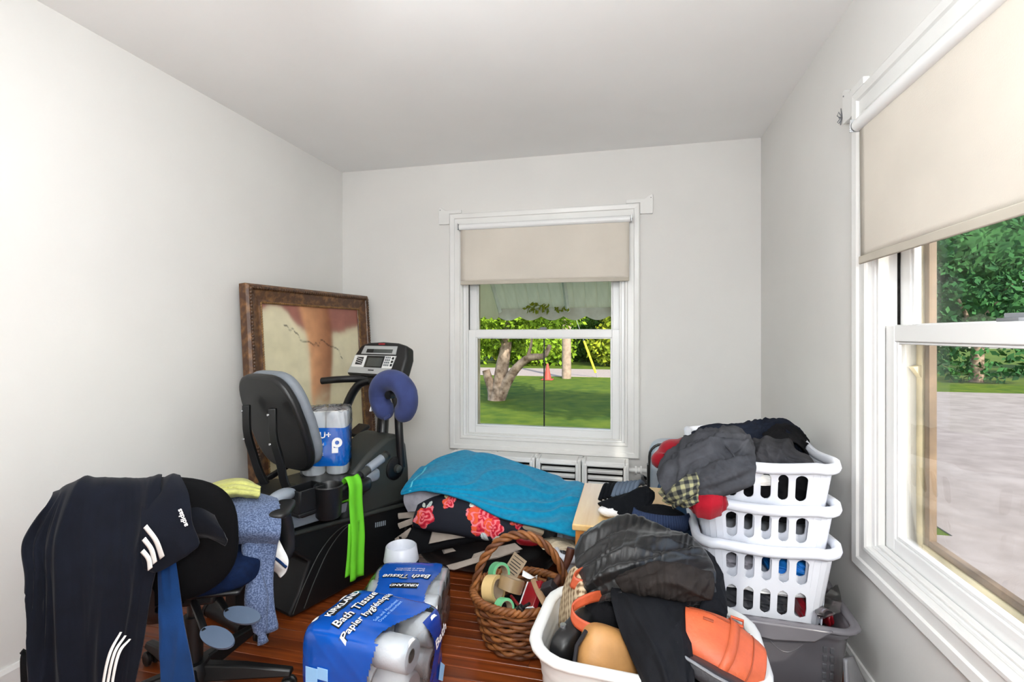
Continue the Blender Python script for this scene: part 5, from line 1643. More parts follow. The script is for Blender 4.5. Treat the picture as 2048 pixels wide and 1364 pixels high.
# ------------------------------------------------------------------ laundry baskets
def perim(hx, hy, rc):
    """rounded rectangle as (point, is_straight) pieces; starts at front left corner end"""
    segs = []
    cs = [(hx - rc, -hy + rc, -90), (hx - rc, hy - rc, 0), (-hx + rc, hy - rc, 90), (-hx + rc, -hy + rc, 180)]
    st = [((-hx + rc, -hy), (hx - rc, -hy)), ((hx, -hy + rc), (hx, hy - rc)), ((hx - rc, hy), (-hx + rc, hy)), ((-hx, hy - rc), (-hx, -hy + rc))]
    for k in range(4):
        segs.append(('s', st[k][0], st[k][1]))
        cx, cyy, a0 = cs[k]
        segs.append(('a', [(cx + rc * math.cos(R(a0 + 90 * q / 5)), cyy + rc * math.sin(R(a0 + 90 * q / 5))) for q in range(6)]))
    return segs
def ring_pts(hx, hy, rc, step=0.03):
    out = []
    for s in perim(hx, hy, rc):
        if s[0] == 's':
            a, b = s[1], s[2]
            n = max(2, int(math.hypot(b[0] - a[0], b[1] - a[1]) / step))
            out += [(a[0] + (b[0] - a[0]) * i / n, a[1] + (b[1] - a[1]) * i / n) for i in range(n)]
        else:
            out += s[1][:-1]
    return out
def laundry_basket(label, loc, rz, hx=0.212, hy=0.295, h=0.27, taper=0.84, m='white_plastic', group='white slotted laundry baskets', dip=0.012):
    t = thing('laundry_basket', label, 'laundry basket', loc, rz, group)
    rc = 0.07
    body = MB()
    def at3(x, y, zf):
        k = taper + (1 - taper) * zf
        return (x * k, y * k, zf * h)
    rows = [(0.10, 0.46), (0.54, 0.90)]
    for s in perim(hx, hy, rc):
        if s[0] == 'a':
            for i in range(5):
                a, b = s[1][i], s[1][i + 1]
                body.add([at3(a[0], a[1], 0), at3(b[0], b[1], 0), at3(b[0], b[1], 1), at3(a[0], a[1], 1)], [(0, 1, 2, 3)])
            continue
        a, b = s[1], s[2]
        L_ = math.hypot(b[0] - a[0], b[1] - a[1])
        n = max(2, round(L_ / 0.062))
        def pt(f, zf, a=a, b=b):
            # slots keep their pitch from bottom to top, only the ends follow the taper
            k = taper + (1 - taper) * zf
            g = 2 * f - 1
            e_ = max(0.0, (abs(g) - 0.7) / 0.3)
            tt_ = g * 0.92 + math.copysign((k - 0.92) * e_, g)
            mx_, my_ = (a[0] + b[0]) / 2, (a[1] + b[1]) / 2
            return (mx_ * k + (b[0] - a[0]) / 2 * tt_, my_ * k + (b[1] - a[1]) / 2 * tt_, zf * h)
        for i in range(n):
            f0, f1 = i / n, (i + 1) / n
            for z0, z1 in ((0, rows[0][0]), (rows[0][1], rows[1][0]), (rows[1][1], 1.0)):
                body.add([pt(f0, z0), pt(f1, z0), pt(f1, z1), pt(f0, z1)], [(0, 1, 2, 3)])
            for z0, z1 in rows:
                # a rounded slot in the cell f0..f1, z0..z1
                fc, zc = (f0 + f1) / 2, (z0 + z1) / 2
                hw_ = (f1 - f0) * 0.30
                cw = hw_ * L_            # half width in metres
                hh_ = (z1 - z0) / 2 - 0.015
                cz = cw / h
                inn, out = [], []
                K = 6
                for q in range(4):
                    a0 = q * 90
                    sx = 1 if q in (0, 3) else -1
                    sz = 1 if q in (0, 1) else -1
                    for kk in range(K + 1):
                        an = R(a0 + 90 * kk / K)
                        inn.append((fc + hw_ * math.cos(an), zc + sz * max(0, hh_ - cz) + cz * math.sin(an)))
                        # matching point on the cell border
                        cxx, szz = math.cos(an), math.sin(an)
                        sc_ = 1 / max(abs(cxx), abs(szz))
                        out.append((fc + (f1 - f0) / 2 * cxx * sc_, zc + (z1 - z0) / 2 * szz * sc_))
                N_ = len(inn)
                vs = [pt(*p) for p in inn] + [pt(*p) for p in out]
                body.add(vs, [(k2, (k2 + 1) % N_, N_ + (k2 + 1) % N_, N_ + k2) for k2 in range(N_)])
    bp_ = ring_pts(hx, hy, rc)
    body.add([at3(x, y, 0.0) for x, y in bp_], [tuple(range(len(bp_)))])
    bo = obj('body', body, m, t, smooth=False, solid=0.004)
    bo.data.polygons.foreach_set('use_smooth', [False] * len(bo.data.polygons))
    # rolled rim, dipping a little in the middle of each side
    rp_ = ring_pts(hx, hy, rc, 0.02)
    path = []
    for x, y in rp_:
        d = dip * (math.cos(x / hx * PI) * (abs(y) > hy - 0.001) + math.cos(y / hy * PI) * (abs(x) > hx - 0.001) * 1.6)
        path.append((x * 1.035, y * 1.03, h - 0.004 - d * 0.6))
    obj('rim', MB().tube(path, 0.016, 10, closed=True, flat=(1.0, 1.15)), m, t, smooth=True, auto=False)
    ins = [(p[0] * 0.965, p[1] * 0.97, p[2] - 0.02) for p in path]
    return t
BX, BY, BR = 0.462, 2.10, R(-3)
laundry_basket('topmost white laundry basket of the stack, heaped with dark clothes', (BX, BY, 0.535), BR)
laundry_basket('middle white laundry basket of the stack, blue cloth showing through its slots', (BX, BY - 0.004, 0.398), BR)
laundry_basket('lowest white laundry basket of the stack, resting in the grey tote', (BX, BY - 0.008, 0.262), BR)
laundry_basket('white laundry basket half hidden under the pine table', (-0.075, 2.31, 0.0015), R(3), 0.235, 0.165, 0.27, group='white slotted laundry baskets')
def bundle(name, label, cat, c, h, m, seed, amp=0.22, ff=2.4, group=None, flat=0.0):
    if flat:
        o = weld(obj(name, soft_box(c, h, flat, 34, wr=amp, seed=seed), m, None, smooth=True, auto=False))
    else:
        o = obj(name, lump(c, h, seed, amp, 26, ff), m, None, smooth=True, auto=False)
    tag(o, label, cat, group)
    return o
bundle('folded_sweater', 'black sweater packed inside the topmost laundry basket', 'sweater', (BX, BY, 0.680), (0.176, 0.246, 0.098), 'black_jersey', 3, 0.10, flat=6.0)
bundle('crumpled_shirt', 'white shirt edge at the top front inside the topmost laundry basket', 'shirt', (BX - 0.06, BY - 0.258, 0.742), (0.085, 0.012, 0.018), 'paper_white', 14, 0.2, flat=3.0)
bundle('dark_tshirt', 'black clothing packed in the middle laundry basket', 'shirt', (BX, BY - 0.004, 0.497), (0.172, 0.240, 0.030), 'black_jersey', 4, 0.10, flat=6.0)
bundle('blue_swim_shorts', 'bright blue shorts packed low in the right half of the middle laundry basket', 'shorts', (BX + 0.086, BY - 0.004, 0.434), (0.080, 0.236, 0.030), 'sky_blue', 5, 0.10, flat=6.0)
bundle('grey_towel', 'pale grey towel packed low in the left half of the middle laundry basket', 'towel', (BX - 0.086, BY - 0.004, 0.434), (0.080, 0.236, 0.030), 'grey_blanket', 9, 0.10, flat=6.0)
bundle('white_socks', 'white socks packed in the upper part of the lowest laundry basket', 'socks', (BX, BY - 0.008, 0.366), (0.170, 0.240, 0.022), 'sock_white', 6, 0.16, flat=5.0)
bundle('charcoal_tshirt', 'charcoal clothing at the bottom of the lowest laundry basket', 'shirt', (BX - 0.035, BY - 0.008, 0.304), (0.128, 0.232, 0.036), 'charcoal', 7, 0.10, flat=6.0)
bundle('red_tshirt', 'red cloth at the right side of the lowest laundry basket', 'shirt', (BX + 0.130, BY - 0.008, 0.304), (0.032, 0.230, 0.036), 'red_knit', 8, 0.10, flat=6.0)

# ------------------------------------------------------------------ grey totes
def tote(name, label, loc, rz, hx, hy, h, m, lip=0.03, ribs=True):
    t = thing(name, label, 'storage tote', loc, rz)
    rc = 0.055
    lv = [(0.86, 0.0), (0.90, 0.03), (0.97, h - 0.05), (0.985, h - 0.035), (1.0, h - 0.03), (1.0, h)]
    rp_ = ring_pts(hx, hy, rc, 0.03)
    n = len(rp_)
    P = np.array([[(x * k, y * k, z) for x, y in rp_] for k, z in lv])
    mb = MB().grid(P, wrap=True)
    mb.add([tuple(p) for p in P[0]], [tuple(range(n))])
    weld(obj('body', mb, m, t, smooth=True, solid=0.004))
    path = [(x * (1 + lip * 0.4 / hx), y * (1 + lip * 0.4 / hy), h) for x, y in rp_]
    obj('rim', MB().tube(path, lip * 0.55, 8, closed=True, flat=(1.0, 0.55)), m, t, smooth=True, auto=False)
    if ribs:
        # carrying lip in the middle of the front, two rows of raised studs and moulded lines
        pl_ = [(-hx * 0.78, 0), (hx * 0.72, 0), (hx * 0.5, -0.042), (0, -0.056), (-hx * 0.6, -0.042)]
        pl_ = [(x, h + 0.006 + z) for x, z in pl_]
        obj('carry_lip', MB().prism(pl_, -hy - 0.034, -hy - 0.018, 'y'), m, t, bevel=0.006)
        for j in range(2):
            for k in range(7):
                z = h - 0.075 - k * 0.029
                if z < 0.02:
                    break
                kk = 0.90 + 0.07 * (z - 0.03) / (h - 0.08)
                obj('stud', MB().box((hx * 0.66 + j * 0.020, -hy * kk - 0.003, z), (0.006, 0.003, 0.010)), 'tote_dark', t, bevel=0.002)
        for dx in (-0.055, 0.045):
            ap = []
            for k in range(15):
                f = k / 14
                z = h - 0.07 - 0.035 * math.sin(PI * f) - (0.05 if dx < 0 else 0.0) * f * 0.4
                kk = 0.90 + 0.07 * (z - 0.03) / (h - 0.08)
                ap.append((dx - 0.05 + 0.10 * f, -hy * kk - 0.002, z))
            obj('moulded_line', MB().tube(ap, 0.0016, 5), m, t, smooth=True)
    return t
tote('storage_tote', 'grey plastic storage tote under the stacked white baskets', (0.470, 2.085, 0.0015), BR, 0.240, 0.305, 0.300, 'tote_grey')
tote('dark_bin', 'low dark grey bin at the bottom right in front of the tote', (0.560, 1.455, 0.0015), R(2), 0.165, 0.19, 0.17, 'tote_dark', 0.02, False)
bundle('toy_bag', 'red toys in a clear bag between tote rim and lowest white basket', 'toys', (0.672, 2.03, 0.262), (0.022, 0.15, 0.06), 'red_gloss', 12, 0.25, 4)
P = patch([[at(1640, 1238, 1.80), at(1650, 1236, 1.82), at(1682, 1225, 1.86)], [at(1630, 1222, 1.82), at(1660, 1210, 1.86), at(1682, 1195, 1.92)], [at(1640, 1195, 1.94), at(1662, 1180, 2.0), at(1676, 1170, 2.04)]], 30, 30)
U, V = uv(P)
P = push(P, 0.010 * (folds(U, V, 0.8, 16, 0.8, 95) - 0.5), (0, -1, 1))
tag(sheet('clear_bag', P, 'bag_film', None, 0.001), 'crinkled clear plastic bag over the red toys in the tote', 'plastic bag')
P = patch([[at(1690, 1318, 1.50), at(1704, 1312, 1.62)], [at(1694, 1400, 1.46), at(1742, 1400, 1.60)]], 10, 10)
tag(sheet('bin_lid', P, 'tote_dark', None, 0.01), 'dark lid leaning between the totes and the right wall', 'lid')

# ------------------------------------------------------------------ clothes heaped on the topmost basket
def crumple(P, amp, fr, seed, up=(0, -1, 1), edge=0.10, a1=0.6, a2=2.0, lift=0.0):
    U, V = uv(P)
    h = 0.34 * folds(U, V, a1, fr * 1.3, 0.6, seed) + 0.40 * folds(U, V, a1 + 0.15, fr * 2.8, 0.5, seed + 5, 0.8) + 0.18 * folds(U, V, a2, fr * 3.6, 0.5, seed + 9) + 0.08 * folds(U, V, a2 + 0.8, fr * 7.0, 0.5, seed + 13)
    return push(P, 1.2 * amp * (h - 0.52) * (0.25 + 0.75 * hem(P, edge)) + lift, up)
def garment(name, label, cat, rows, m, amp, fr, seed, thick=0.007, M=90, N=100, up=(0, -1, 1), a1=0.6, a2=2.0, edge=0.10, lift=0.0):
    P = crumple(patch(rows, M, N), amp, fr, seed, up, edge, a1, a2, lift)
    return tag(sheet(name, P, m, None, thick), label, cat), P
garment('jeans', 'dark navy jeans at the back of the clothes heap on the basket stack', 'jeans',
        [[at(1376, 880, 2.42), at(1430, 868, 2.46), at(1500, 865, 2.46), at(1560, 864, 2.46), at(1610, 892, 2.42)],
         [at(1380, 866, 2.30), at(1432, 850, 2.32), at(1505, 846, 2.32), at(1570, 850, 2.32), at(1614, 884, 2.30)],
         [at(1384, 880, 2.20), at(1436, 866, 2.20), at(1508, 864, 2.20), at(1572, 868, 2.20), at(1612, 898, 2.22)],
         [at(1392, 900, 2.14), at(1440, 890, 2.12), at(1510, 890, 2.12), at(1575, 895, 2.14), at(1608, 915, 2.16)]], 'navy_jean', 0.050, 9, 101)
garment('black_fleece', 'black fleece along the right side of the clothes heap', 'jacket',
        [[at(1520, 880, 2.32), at(1560, 866, 2.32), at(1600, 880, 2.30), at(1618, 910, 2.28)],
         [at(1522, 864, 2.22), at(1562, 852, 2.24), at(1604, 872, 2.22), at(1622, 905, 2.20)],
         [at(1530, 885, 2.10), at(1570, 880, 2.10), at(1608, 895, 2.10), at(1622, 925, 2.10)]], 'black_jersey', 0.030, 9, 111)
garment('twill_pants', 'charcoal twill pants lying across the front right of the clothes heap', 'pants',
        [[at(1470, 905, 2.20), at(1520, 890, 2.22), at(1570, 888, 2.20), at(1606, 905, 2.18)],
         [at(1474, 896, 2.06), at(1522, 880, 2.06), at(1575, 884, 2.04), at(1618, 915, 2.04)],
         [at(1478, 922, 1.93), at(1525, 908, 1.90), at(1580, 912, 1.90), at(1630, 935, 1.93)],
         [at(1484, 938, 1.88), at(1528, 932, 1.87), at(1582, 932, 1.87), at(1626, 938, 1.90)],
         [at(1490, 950, 1.90), at(1530, 945, 1.90), at(1582, 944, 1.90), at(1620, 946, 1.92)]], 'charcoal_twill', 0.050, 8, 121, a1=1.2)
garment('cargo_shorts', 'grey drawstring shorts on the front left of the clothes heap', 'shorts',
        [[at(1352, 920, 2.24), at(1400, 892, 2.26), at(1450, 888, 2.24), at(1492, 896, 2.22)],
         [at(1342, 925, 2.06), at(1398, 884, 2.06), at(1452, 878, 2.06), at(1500, 890, 2.06)],
         [at(1326, 945, 1.90), at(1388, 905, 1.86), at(1450, 894, 1.86), at(1505, 910, 1.87)],
         [at(1326, 975, 1.78), at(1384, 945, 1.755), at(1445, 934, 1.750), at(1508, 938, 1.76)],
         [at(1350, 998, 1.75), at(1390, 998, 1.725), at(1440, 992, 1.720), at(1496, 972, 1.74)]], 'charcoal', 0.066, 8, 131, a1=0.3, a2=1.4, lift=0.018)
dw = obj('drawstring', MB().tube([tuple(p) for p in cr1(np.array([at(1418, 892, 1.86), at(1440, 882, 1.84), at(1455, 895, 1.81), at(1470, 915, 1.77), at(1475, 935, 1.735), at(1468, 940, 1.73)]), 30)], 0.0035, 8), 'charcoal', None, smooth=True)
tag(dw, 'loose grey drawstring curling on the grey shorts', 'drawstring')
# plaid shirt sleeve
P = patch([[at(1322, 965, 1.96), at(1350, 952, 1.90), at(1392, 938, 1.80)], [at(1322, 990, 1.80), at(1356, 972, 1.70), at(1398, 960, 1.675)], [at(1336, 1005, 1.74), at(1362, 1002, 1.67), at(1396, 990, 1.655)], [at(1350, 1012, 1.74), at(1372, 1010, 1.68), at(1396, 1000, 1.665)]], 70, 80)
U, V = uv(P)
ck = ((np.sin(U * 190) > 0.1).astype(float) + (np.sin(V * 190) > 0.1).astype(float))
col = np.where((ck > 1.5)[..., None], L3((150, 148, 112)), np.where((ck > 0.5)[..., None], L3((92, 92, 80)), L3((40, 42, 46))))
P = push(P, 0.020 * (folds(U, V, 0.5, 14, 0.8, 141) - 0.5), (0, -1, 0.3))
tag(sheet('plaid_shirt', P, 'print_cloth', None, 0.006, col), 'olive and black plaid shirt sleeve hanging off the basket stack', 'shirt')
# red garments
rdp = cr1(np.array([at(1392, 886, 2.22), at(1362, 888, 2.14), at(1334, 900, 2.06), at(1322, 918, 2.02), at(1336, 928, 2.0)]), 24)
obj('red_sweater', MB().tube([tuple(p) for p in rdp], [0.034 + 0.006 * math.sin(k * 0.8) for k in range(24)], 16, flat=(1.0, 0.8)), 'red_knit', None, smooth=True, auto=False)
tag(bpy.data.objects['red_sweater'], 'dark red sweater roll at the left end of the clothes heap', 'sweater')
bundle('blue_shirt', 'bit of blue shirt peeking out beside the red sweater roll', 'shirt', at(1362, 910, 2.06), (0.045, 0.03, 0.022), 'blue_nylon', 15, 0.25)
rd = thing('red_socks', 'rolled red sock ball hanging below the grey shorts', 'socks', (0, 0, 0))
c0 = at(1414, 1004, 1.725)
obj('sock_ball', lump(c0, (0.066, 0.036, 0.056), 44, 0.22, 36, 3.4), 'red_knit', rd, smooth=True, auto=False)
P = patch([[at(1384, 992, 1.70), at(1412, 990, 1.69), at(1444, 992, 1.70)], [at(1386, 1012, 1.685), at(1414, 1014, 1.675), at(1444, 1008, 1.685)], [at(1396, 1032, 1.70), at(1416, 1036, 1.69), at(1438, 1028, 1.70)]], 40, 60)
U, V = uv(P)
P = push(P, 0.012 * (folds(U, V, 1.4, 34, 0.4, 47) - 0.5), (0, -1, 0))
sheet('sock_cuff', P, 'red_knit', rd, 0.006)

# ------------------------------------------------------------------ pine side table with socks and a hat
tb = thing('side_table', 'small pine table with worn pale top beside the basket stack', 'table', (0, 0, 0))
tx0, tx1, ty0, ty1, tz = -0.222, 0.19, 1.985, 2.555, 0.48
obj('table_top', MB().bb(tx0, tx1, ty0, ty1, tz - 0.026, tz), 'pine_top', tb, bevel=0.005)
for x in (tx0 + 0.012, tx1 - 0.06):
    for y in (ty0 + 0.012, ty1 - 0.06):
        obj('leg', MB().bb(x, x + 0.048, y, y + 0.048, 0.001, tz - 0.026), 'pine', tb, bevel=0.004)
for a in ((tx0 + 0.06, tx1 - 0.06, ty0 + 0.02, ty0 + 0.04), (tx0 + 0.06, tx1 - 0.06, ty1 - 0.04, ty1 - 0.02), (tx0 + 0.02, tx0 + 0.04, ty0 + 0.06, ty1 - 0.06), (tx1 - 0.04, tx1 - 0.02, ty0 + 0.06, ty1 - 0.06)):
    obj('apron', MB().bb(a[0], a[1], a[2], a[3], tz - 0.085, tz - 0.026), 'pine', tb, bevel=0.003)
P = np.zeros((20, 20, 3))
for i in range(20):
    for j in range(20):
        P[i, j] = (tx0 + 0.008 + 0.13 * i / 19, ty0 + 0.03 + 0.50 * j / 19, tz + 0.0006)
def clump(name, label, rows, m, amp, fr, seed, thick=0.008):
    return garment(name, label, 'socks', rows, m, amp, fr, seed, thick, 50, 50, (0, -0.3, 1))
clump('black_socks', 'balled black socks lying on the pine table',
      [[at(1200, 1012, 2.18), at(1240, 1002, 2.20), at(1290, 988, 2.22), at(1304, 992, 2.20)],
       [at(1196, 1008, 2.12), at(1238, 994, 2.14), at(1288, 976, 2.17), at(1308, 986, 2.16)],
       [at(1206, 1012, 2.08), at(1240, 1000, 2.10), at(1288, 990, 2.12), at(1308, 1000, 2.12)],
       [at(1226, 1024, 2.06), at(1246, 1032, 2.06), at(1280, 1026, 2.06), at(1302, 1008, 2.09)]], 'sock_black', 0.016, 12, 151)
gs_ = thing('grey_socks', 'grey ribbed socks with patterned cuff behind the black socks', 'socks', (0, 0, 0))
for k in range(9):
    u0 = 1214 + k * 8.5
    pth = [at(u0 - 14, 1000 - k * 2.0, 2.19), at(u0 - 8, 982 - k * 1.6, 2.22), at(u0 - 2, 970 - k * 0.8, 2.28), at(u0 + 4, 974 - k * 0.8, 2.34)]
    obj('rib', MB().tube([tuple(p) for p in cr1(np.array(pth), 10)], 0.0105, 8), 'sock_grey' if k > 2 else 'sock_black', gs_, smooth=True, auto=False)
ws = bundle('white_sock', 'white terry sock poking out under the black socks', 'socks', at(1222, 1022, 2.085), (0.055, 0.035, 0.024), 'sock_white', 19, 0.2, 3)
bn = thing('beanie', 'navy ribbed knit beanie lying at the front of the pine table', 'beanie', at(1322, 1056, 2.04)[:2] + (tz + 0.001,), R(-5))
for k in range(34):
    a = PI + PI * k / 33 * 1.0
    x, y = 0.105 * math.cos(a), 0.055 * math.sin(a)
    x2, y2 = 0.10 * math.cos(a), 0.05 * math.sin(a)
    obj('cuff_rib', MB().tube([(x, y, 0.006), (x * 1.03, y * 1.05, 0.03), (x2, y2, 0.062)], 0.0062, 6), 'beanie_navy', bn, smooth=True, auto=False)
obj('crown', lump((0, 0.015, 0.036), (0.10, 0.065, 0.042), 31, 0.18, 24, 2.0), 'sock_black', bn, smooth=True, auto=False)
# sheer bag of odds and ends between table and baskets
garment('mesh_bag', 'crumpled sheer mesh bag squeezed between pine table and baskets', 'mesh bag',
        [[at(1386, 1056, 2.02), at(1404, 1050, 2.0), at(1420, 1056, 1.98)], [at(1388, 1085, 1.95), at(1406, 1078, 1.93), at(1424, 1080, 1.90)], [at(1398, 1120, 1.93), at(1412, 1120, 1.90), at(1428, 1120, 1.88)], [at(1410, 1180, 1.92), at(1422, 1180, 1.89), at(1440, 1180, 1.87)]],
        'sheer_bag', 0.016, 14, 161, 0.003, 40, 30, (0, -1, 0))

# ------------------------------------------------------------------ suitcase behind the table
sc_ = thing('suitcase', 'silver topped blue suitcase standing by the far wall', 'suitcase', (0.31, 2.93, 0.0), R(0))
ss = soft_box((0, 0, 0.325), (0.205, 0.12, 0.315), 6.0, 16)
weld(obj('shell', ss, 'suitcase_silver', sc_, smooth=True, auto=False))
weld(obj('front_pocket', soft_box((0.0, -0.125, 0.27), (0.165, 0.02, 0.20), 5.0, 8), 'suitcase_blue', sc_, smooth=True, auto=False))
obj('zip_band', MB().tube([(x * 0.985, -0.085, 0.325 + z * 0.985) for x, z in ring_pts(0.203, 0.313, 0.07, 0.04)], 0.007, 8, closed=True), 'black_plastic', sc_, smooth=True, auto=False)
obj('carry_handle', MB().tube([(-0.212, -0.05, 0.40), (-0.235, -0.03, 0.42), (-0.235, 0.03, 0.42), (-0.212, 0.05, 0.40)], 0.009, 8), 'black_plastic', sc_, smooth=True)
obj('side_strap', MB().bb(-0.213, -0.205, -0.10, -0.06, 0.15, 0.52), 'black_nylon', sc_, bevel=0.002)
obj('latch', MB().bb(-0.06, -0.045, -0.02, 0.0, 0.638, 0.646), 'black_plastic', sc_)
for s in (-1, 1):
    obj('wheel', MB().lathe([(0, -0.012), (0.022, -0.012), (0.022, 0.012), (0, 0.012)], (s * 0.15, 0.07, 0.023), 16, Matrix.Rotation(PI / 2, 3, 'Y')), 'black_plastic', sc_, smooth=True)
    obj('foot', MB().bb(s * 0.15 - 0.015, s * 0.15 + 0.015, -0.09, -0.06, 0.001, 0.03), 'black_plastic', sc_)

# ------------------------------------------------------------------ wicker basket with tapes
WC = (-0.425, 1.955)
wk = thing('wicker_basket', 'brown wicker basket with hooped handle full of tape rolls', 'basket', (WC[0], WC[1], 0.0), R(10))
prof_r = lambda z: 0.120 + 0.056 * min(1, max(0, z / 0.20)) ** 0.7
nst = 22
rowsN = 11
for k in range(rowsN):
    z = 0.012 + 0.017 * k
    pth = []
    for q in range(nst * 4):
        a = 2 * PI * q / (nst * 4)
        r_ = prof_r(z) + 0.0065 * math.sin(nst / 2 * a + PI * (k % 2))
        pth.append((r_ * 1.06 * math.cos(a), r_ * 0.94 * math.sin(a), z + 0.002 * math.sin(nst * a * 0.5 + k)))
    obj('weave_strand', MB().tube(pth, 0.0085, 7, closed=True), 'wicker' if k % 3 else 'wicker_dark', wk, smooth=True, auto=False)
for q in range(nst):
    a = 2 * PI * q / nst
    pth = [(prof_r(z) * 1.06 * math.cos(a), prof_r(z) * 0.94 * math.sin(a), z) for z in np.linspace(0.004, 0.205, 8)]
    obj('stake', MB().tube(pth, 0.0048, 6), 'wicker_dark', wk, smooth=True, auto=False)
for k in range(3):
    pth = []
    for q in range(120):
        a = 2 * PI * q / 120
        r_ = prof_r(0.20) + 0.004 + 0.009 * math.cos(18 * a + k * 2 * PI / 3)
        pth.append((r_ * 1.06 * math.cos(a), r_ * 0.94 * math.sin(a), 0.208 + 0.009 * math.sin(18 * a + k * 2 * PI / 3)))
    obj('rim_braid', MB().tube(pth, 0.0085, 7, closed=True), 'wicker', wk, smooth=True, auto=False)
for k in range(3):
    pth = []
    for q in range(90):
        f = q / 89
        a = PI * f
        ph = 11 * PI * f + k * 2 * PI / 3
        nx, nz = math.cos(a), math.sin(a)
        pth.append(((0.186 + 0.010 * math.cos(ph)) * nx, 0.010 * math.sin(ph) - 0.01, 0.18 + (0.255 + 0.010 * math.cos(ph)) * nz))
    obj('handle_strand', MB().tube(pth, 0.0085, 7), 'wicker' if k else 'wicker_dark', wk, smooth=True, auto=False)
obj('bottom', MB().lathe([(0, 0.006), (0.118, 0.006), (0.118, 0.014), (0, 0.014)], n=28), 'wicker_dark', wk, smooth=True)
bundle('dark_rag', 'dark rag under the tape rolls in the wicker basket', 'rag', (WC[0], WC[1], 0.10), (0.135, 0.12, 0.08), 'black_cloth', 23, 0.15)
def tape(label, c, r, w, m, rot, group='tape rolls'):
    M = Euler(rot).to_matrix()
    t = thing('tape_roll', label, 'tape', c, 0, group)
    obj('tape', MB().lathe([(r * 0.74, -w), (r, -w), (r, w), (r * 0.74, w), (r * 0.74, -w)], n=32, M=M), m, t, smooth=True)
    obj('core', MB().lathe([(r * 0.69, -w * 1.02), (r * 0.74, -w * 1.02), (r * 0.74, w * 1.02), (r * 0.69, w * 1.02), (r * 0.69, -w * 1.02)], n=32, M=M), 'card_buff', t, smooth=True)
    return t
tape('wide tan masking tape roll standing at the left of the wicker basket', at(987, 1178, 1.90), 0.052, 0.024, 'tape_tan', (R(78), R(12), R(72)))
tape('brown packing tape roll in the middle of the wicker basket', at(1022, 1168, 1.92), 0.050, 0.024, 'tape_brown', (R(-22), R(14), 0))
tape('upper green masking tape roll leaning at the back of the wicker basket', at(998, 1146, 1.99), 0.042, 0.020, 'tape_green', (R(70), R(35), R(38)))
tape('lower green masking tape roll at the front of the wicker basket', at(1008, 1216, 1.84), 0.036, 0.018, 'tape_green', (R(70), R(-28), R(60)))
cd_ = thing('paper_card', 'buff paper card with printed lines standing in the wicker basket', 'card', at(1030, 1132, 2.02))
cd_.rotation_euler = (R(-18), R(28), R(-12))
obj('card', MB().bb(-0.032, 0.032, -0.001, 0.001, -0.045, 0.045), 'card_buff', cd_)
for k in range(6):
    obj('printed_line', MB().bb(-0.024, 0.024 - 0.006 * (k % 2), -0.0016, -0.001, 0.030 - k * 0.012 - (0.002 if k else -0.004), 0.0315 - k * 0.012), 'ink_black', cd_)
bx_ = thing('red_box', 'red and white card box lying in the wicker basket', 'box', at(1064, 1192, 1.90))
bx_.rotation_euler = (R(38), R(-24), R(-30))
obj('box_body', MB().bb(-0.04, 0.04, -0.055, 0.055, -0.012, 0.012), 'red_gloss', bx_, bevel=0.002)
obj('white_edge', MB().bb(-0.042, 0.042, -0.0565, -0.052, -0.013, 0.013), 'ink_white', bx_)
obj('white_edge', MB().bb(-0.042, -0.036, -0.05, 0.055, 0.008, 0.0135), 'ink_white', bx_)
st_ = obj('wooden_stick', MB().tube([at(1068, 1160, 1.95), at(1078, 1185, 1.88), at(1096, 1218, 1.84)], 0.011, 8, flat=(1.3, 0.6)), 'pale_wood', None, smooth=True)
tag(st_, 'pale flat wooden stick across the wicker basket', 'stick')
bh = thing('tool_handle', 'black plastic tool handle over the front rim of the wicker basket', 'tool', at(1030, 1226, 1.80))
bh.rotation_euler = (R(8), R(-42), R(-10))
obj('grip', MB().bb(-0.042, 0.042, -0.012, 0.012, -0.013, 0.013), 'black_plastic', bh, bevel=0.004)
obj('tip', MB().tube([(0.04, 0, 0), (0.075, 0, -0.004)], 0.006, 8), 'black_plastic', bh, smooth=True)
ckb = thing('charger_block', 'charcoal charger block at the right rim of the wicker basket', 'charger', at(1098, 1176, 1.90))
ckb.rotation_euler = (R(20), R(-32), R(-15))
obj('case', MB().bb(-0.026, 0.026, -0.018, 0.018, -0.02, 0.02), 'dark_leather', ckb, bevel=0.004)
obj('cable', MB().tube([(0.02, 0, -0.01), (0.04, 0.01, -0.03), (0.03, 0.02, -0.06)], 0.003, 6), 'black_plastic', ckb, smooth=True)
pn = obj('pen', MB().tube([at(1022, 1192, 1.90), at(1038, 1212, 1.84)], 0.006, 8), 'red_gloss', None, smooth=True)
tag(pn, 'dark red pen between the tape rolls in the wicker basket', 'pen')
P = patch([[at(1044, 1152, 1.96), at(1060, 1158, 1.95), at(1075, 1150, 1.95)], [at(1046, 1140, 1.99), at(1062, 1150, 1.98), at(1074, 1158, 1.96)]], 8, 14)
tag(sheet('paper_scrap', P, 'ink_white', None, 0.001), 'torn white paper scrap at the back of the wicker basket', 'paper')
hm = thing('hammer', 'hammer with dark brown handle leaning behind the wicker basket', 'hammer', (0, 0, 0))
obj('handle', MB().tube([tuple(p) for p in cr1(np.array([at(1142, 1096, 2.04), at(1136, 1120, 2.03), at(1122, 1150, 2.02), at(1108, 1170, 2.01)]), 12)], [0.016, 0.017, 0.018, 0.017, 0.015, 0.014, 0.013, 0.013, 0.013, 0.014, 0.015, 0.015], 10), 'brown_handle', hm, smooth=True)
obj('head', MB().box(at(1106, 1178, 2.00), (0.02, 0.05, 0.016), (0.2, 0.3, 0.4)), 'black_metal', hm, bevel=0.004)
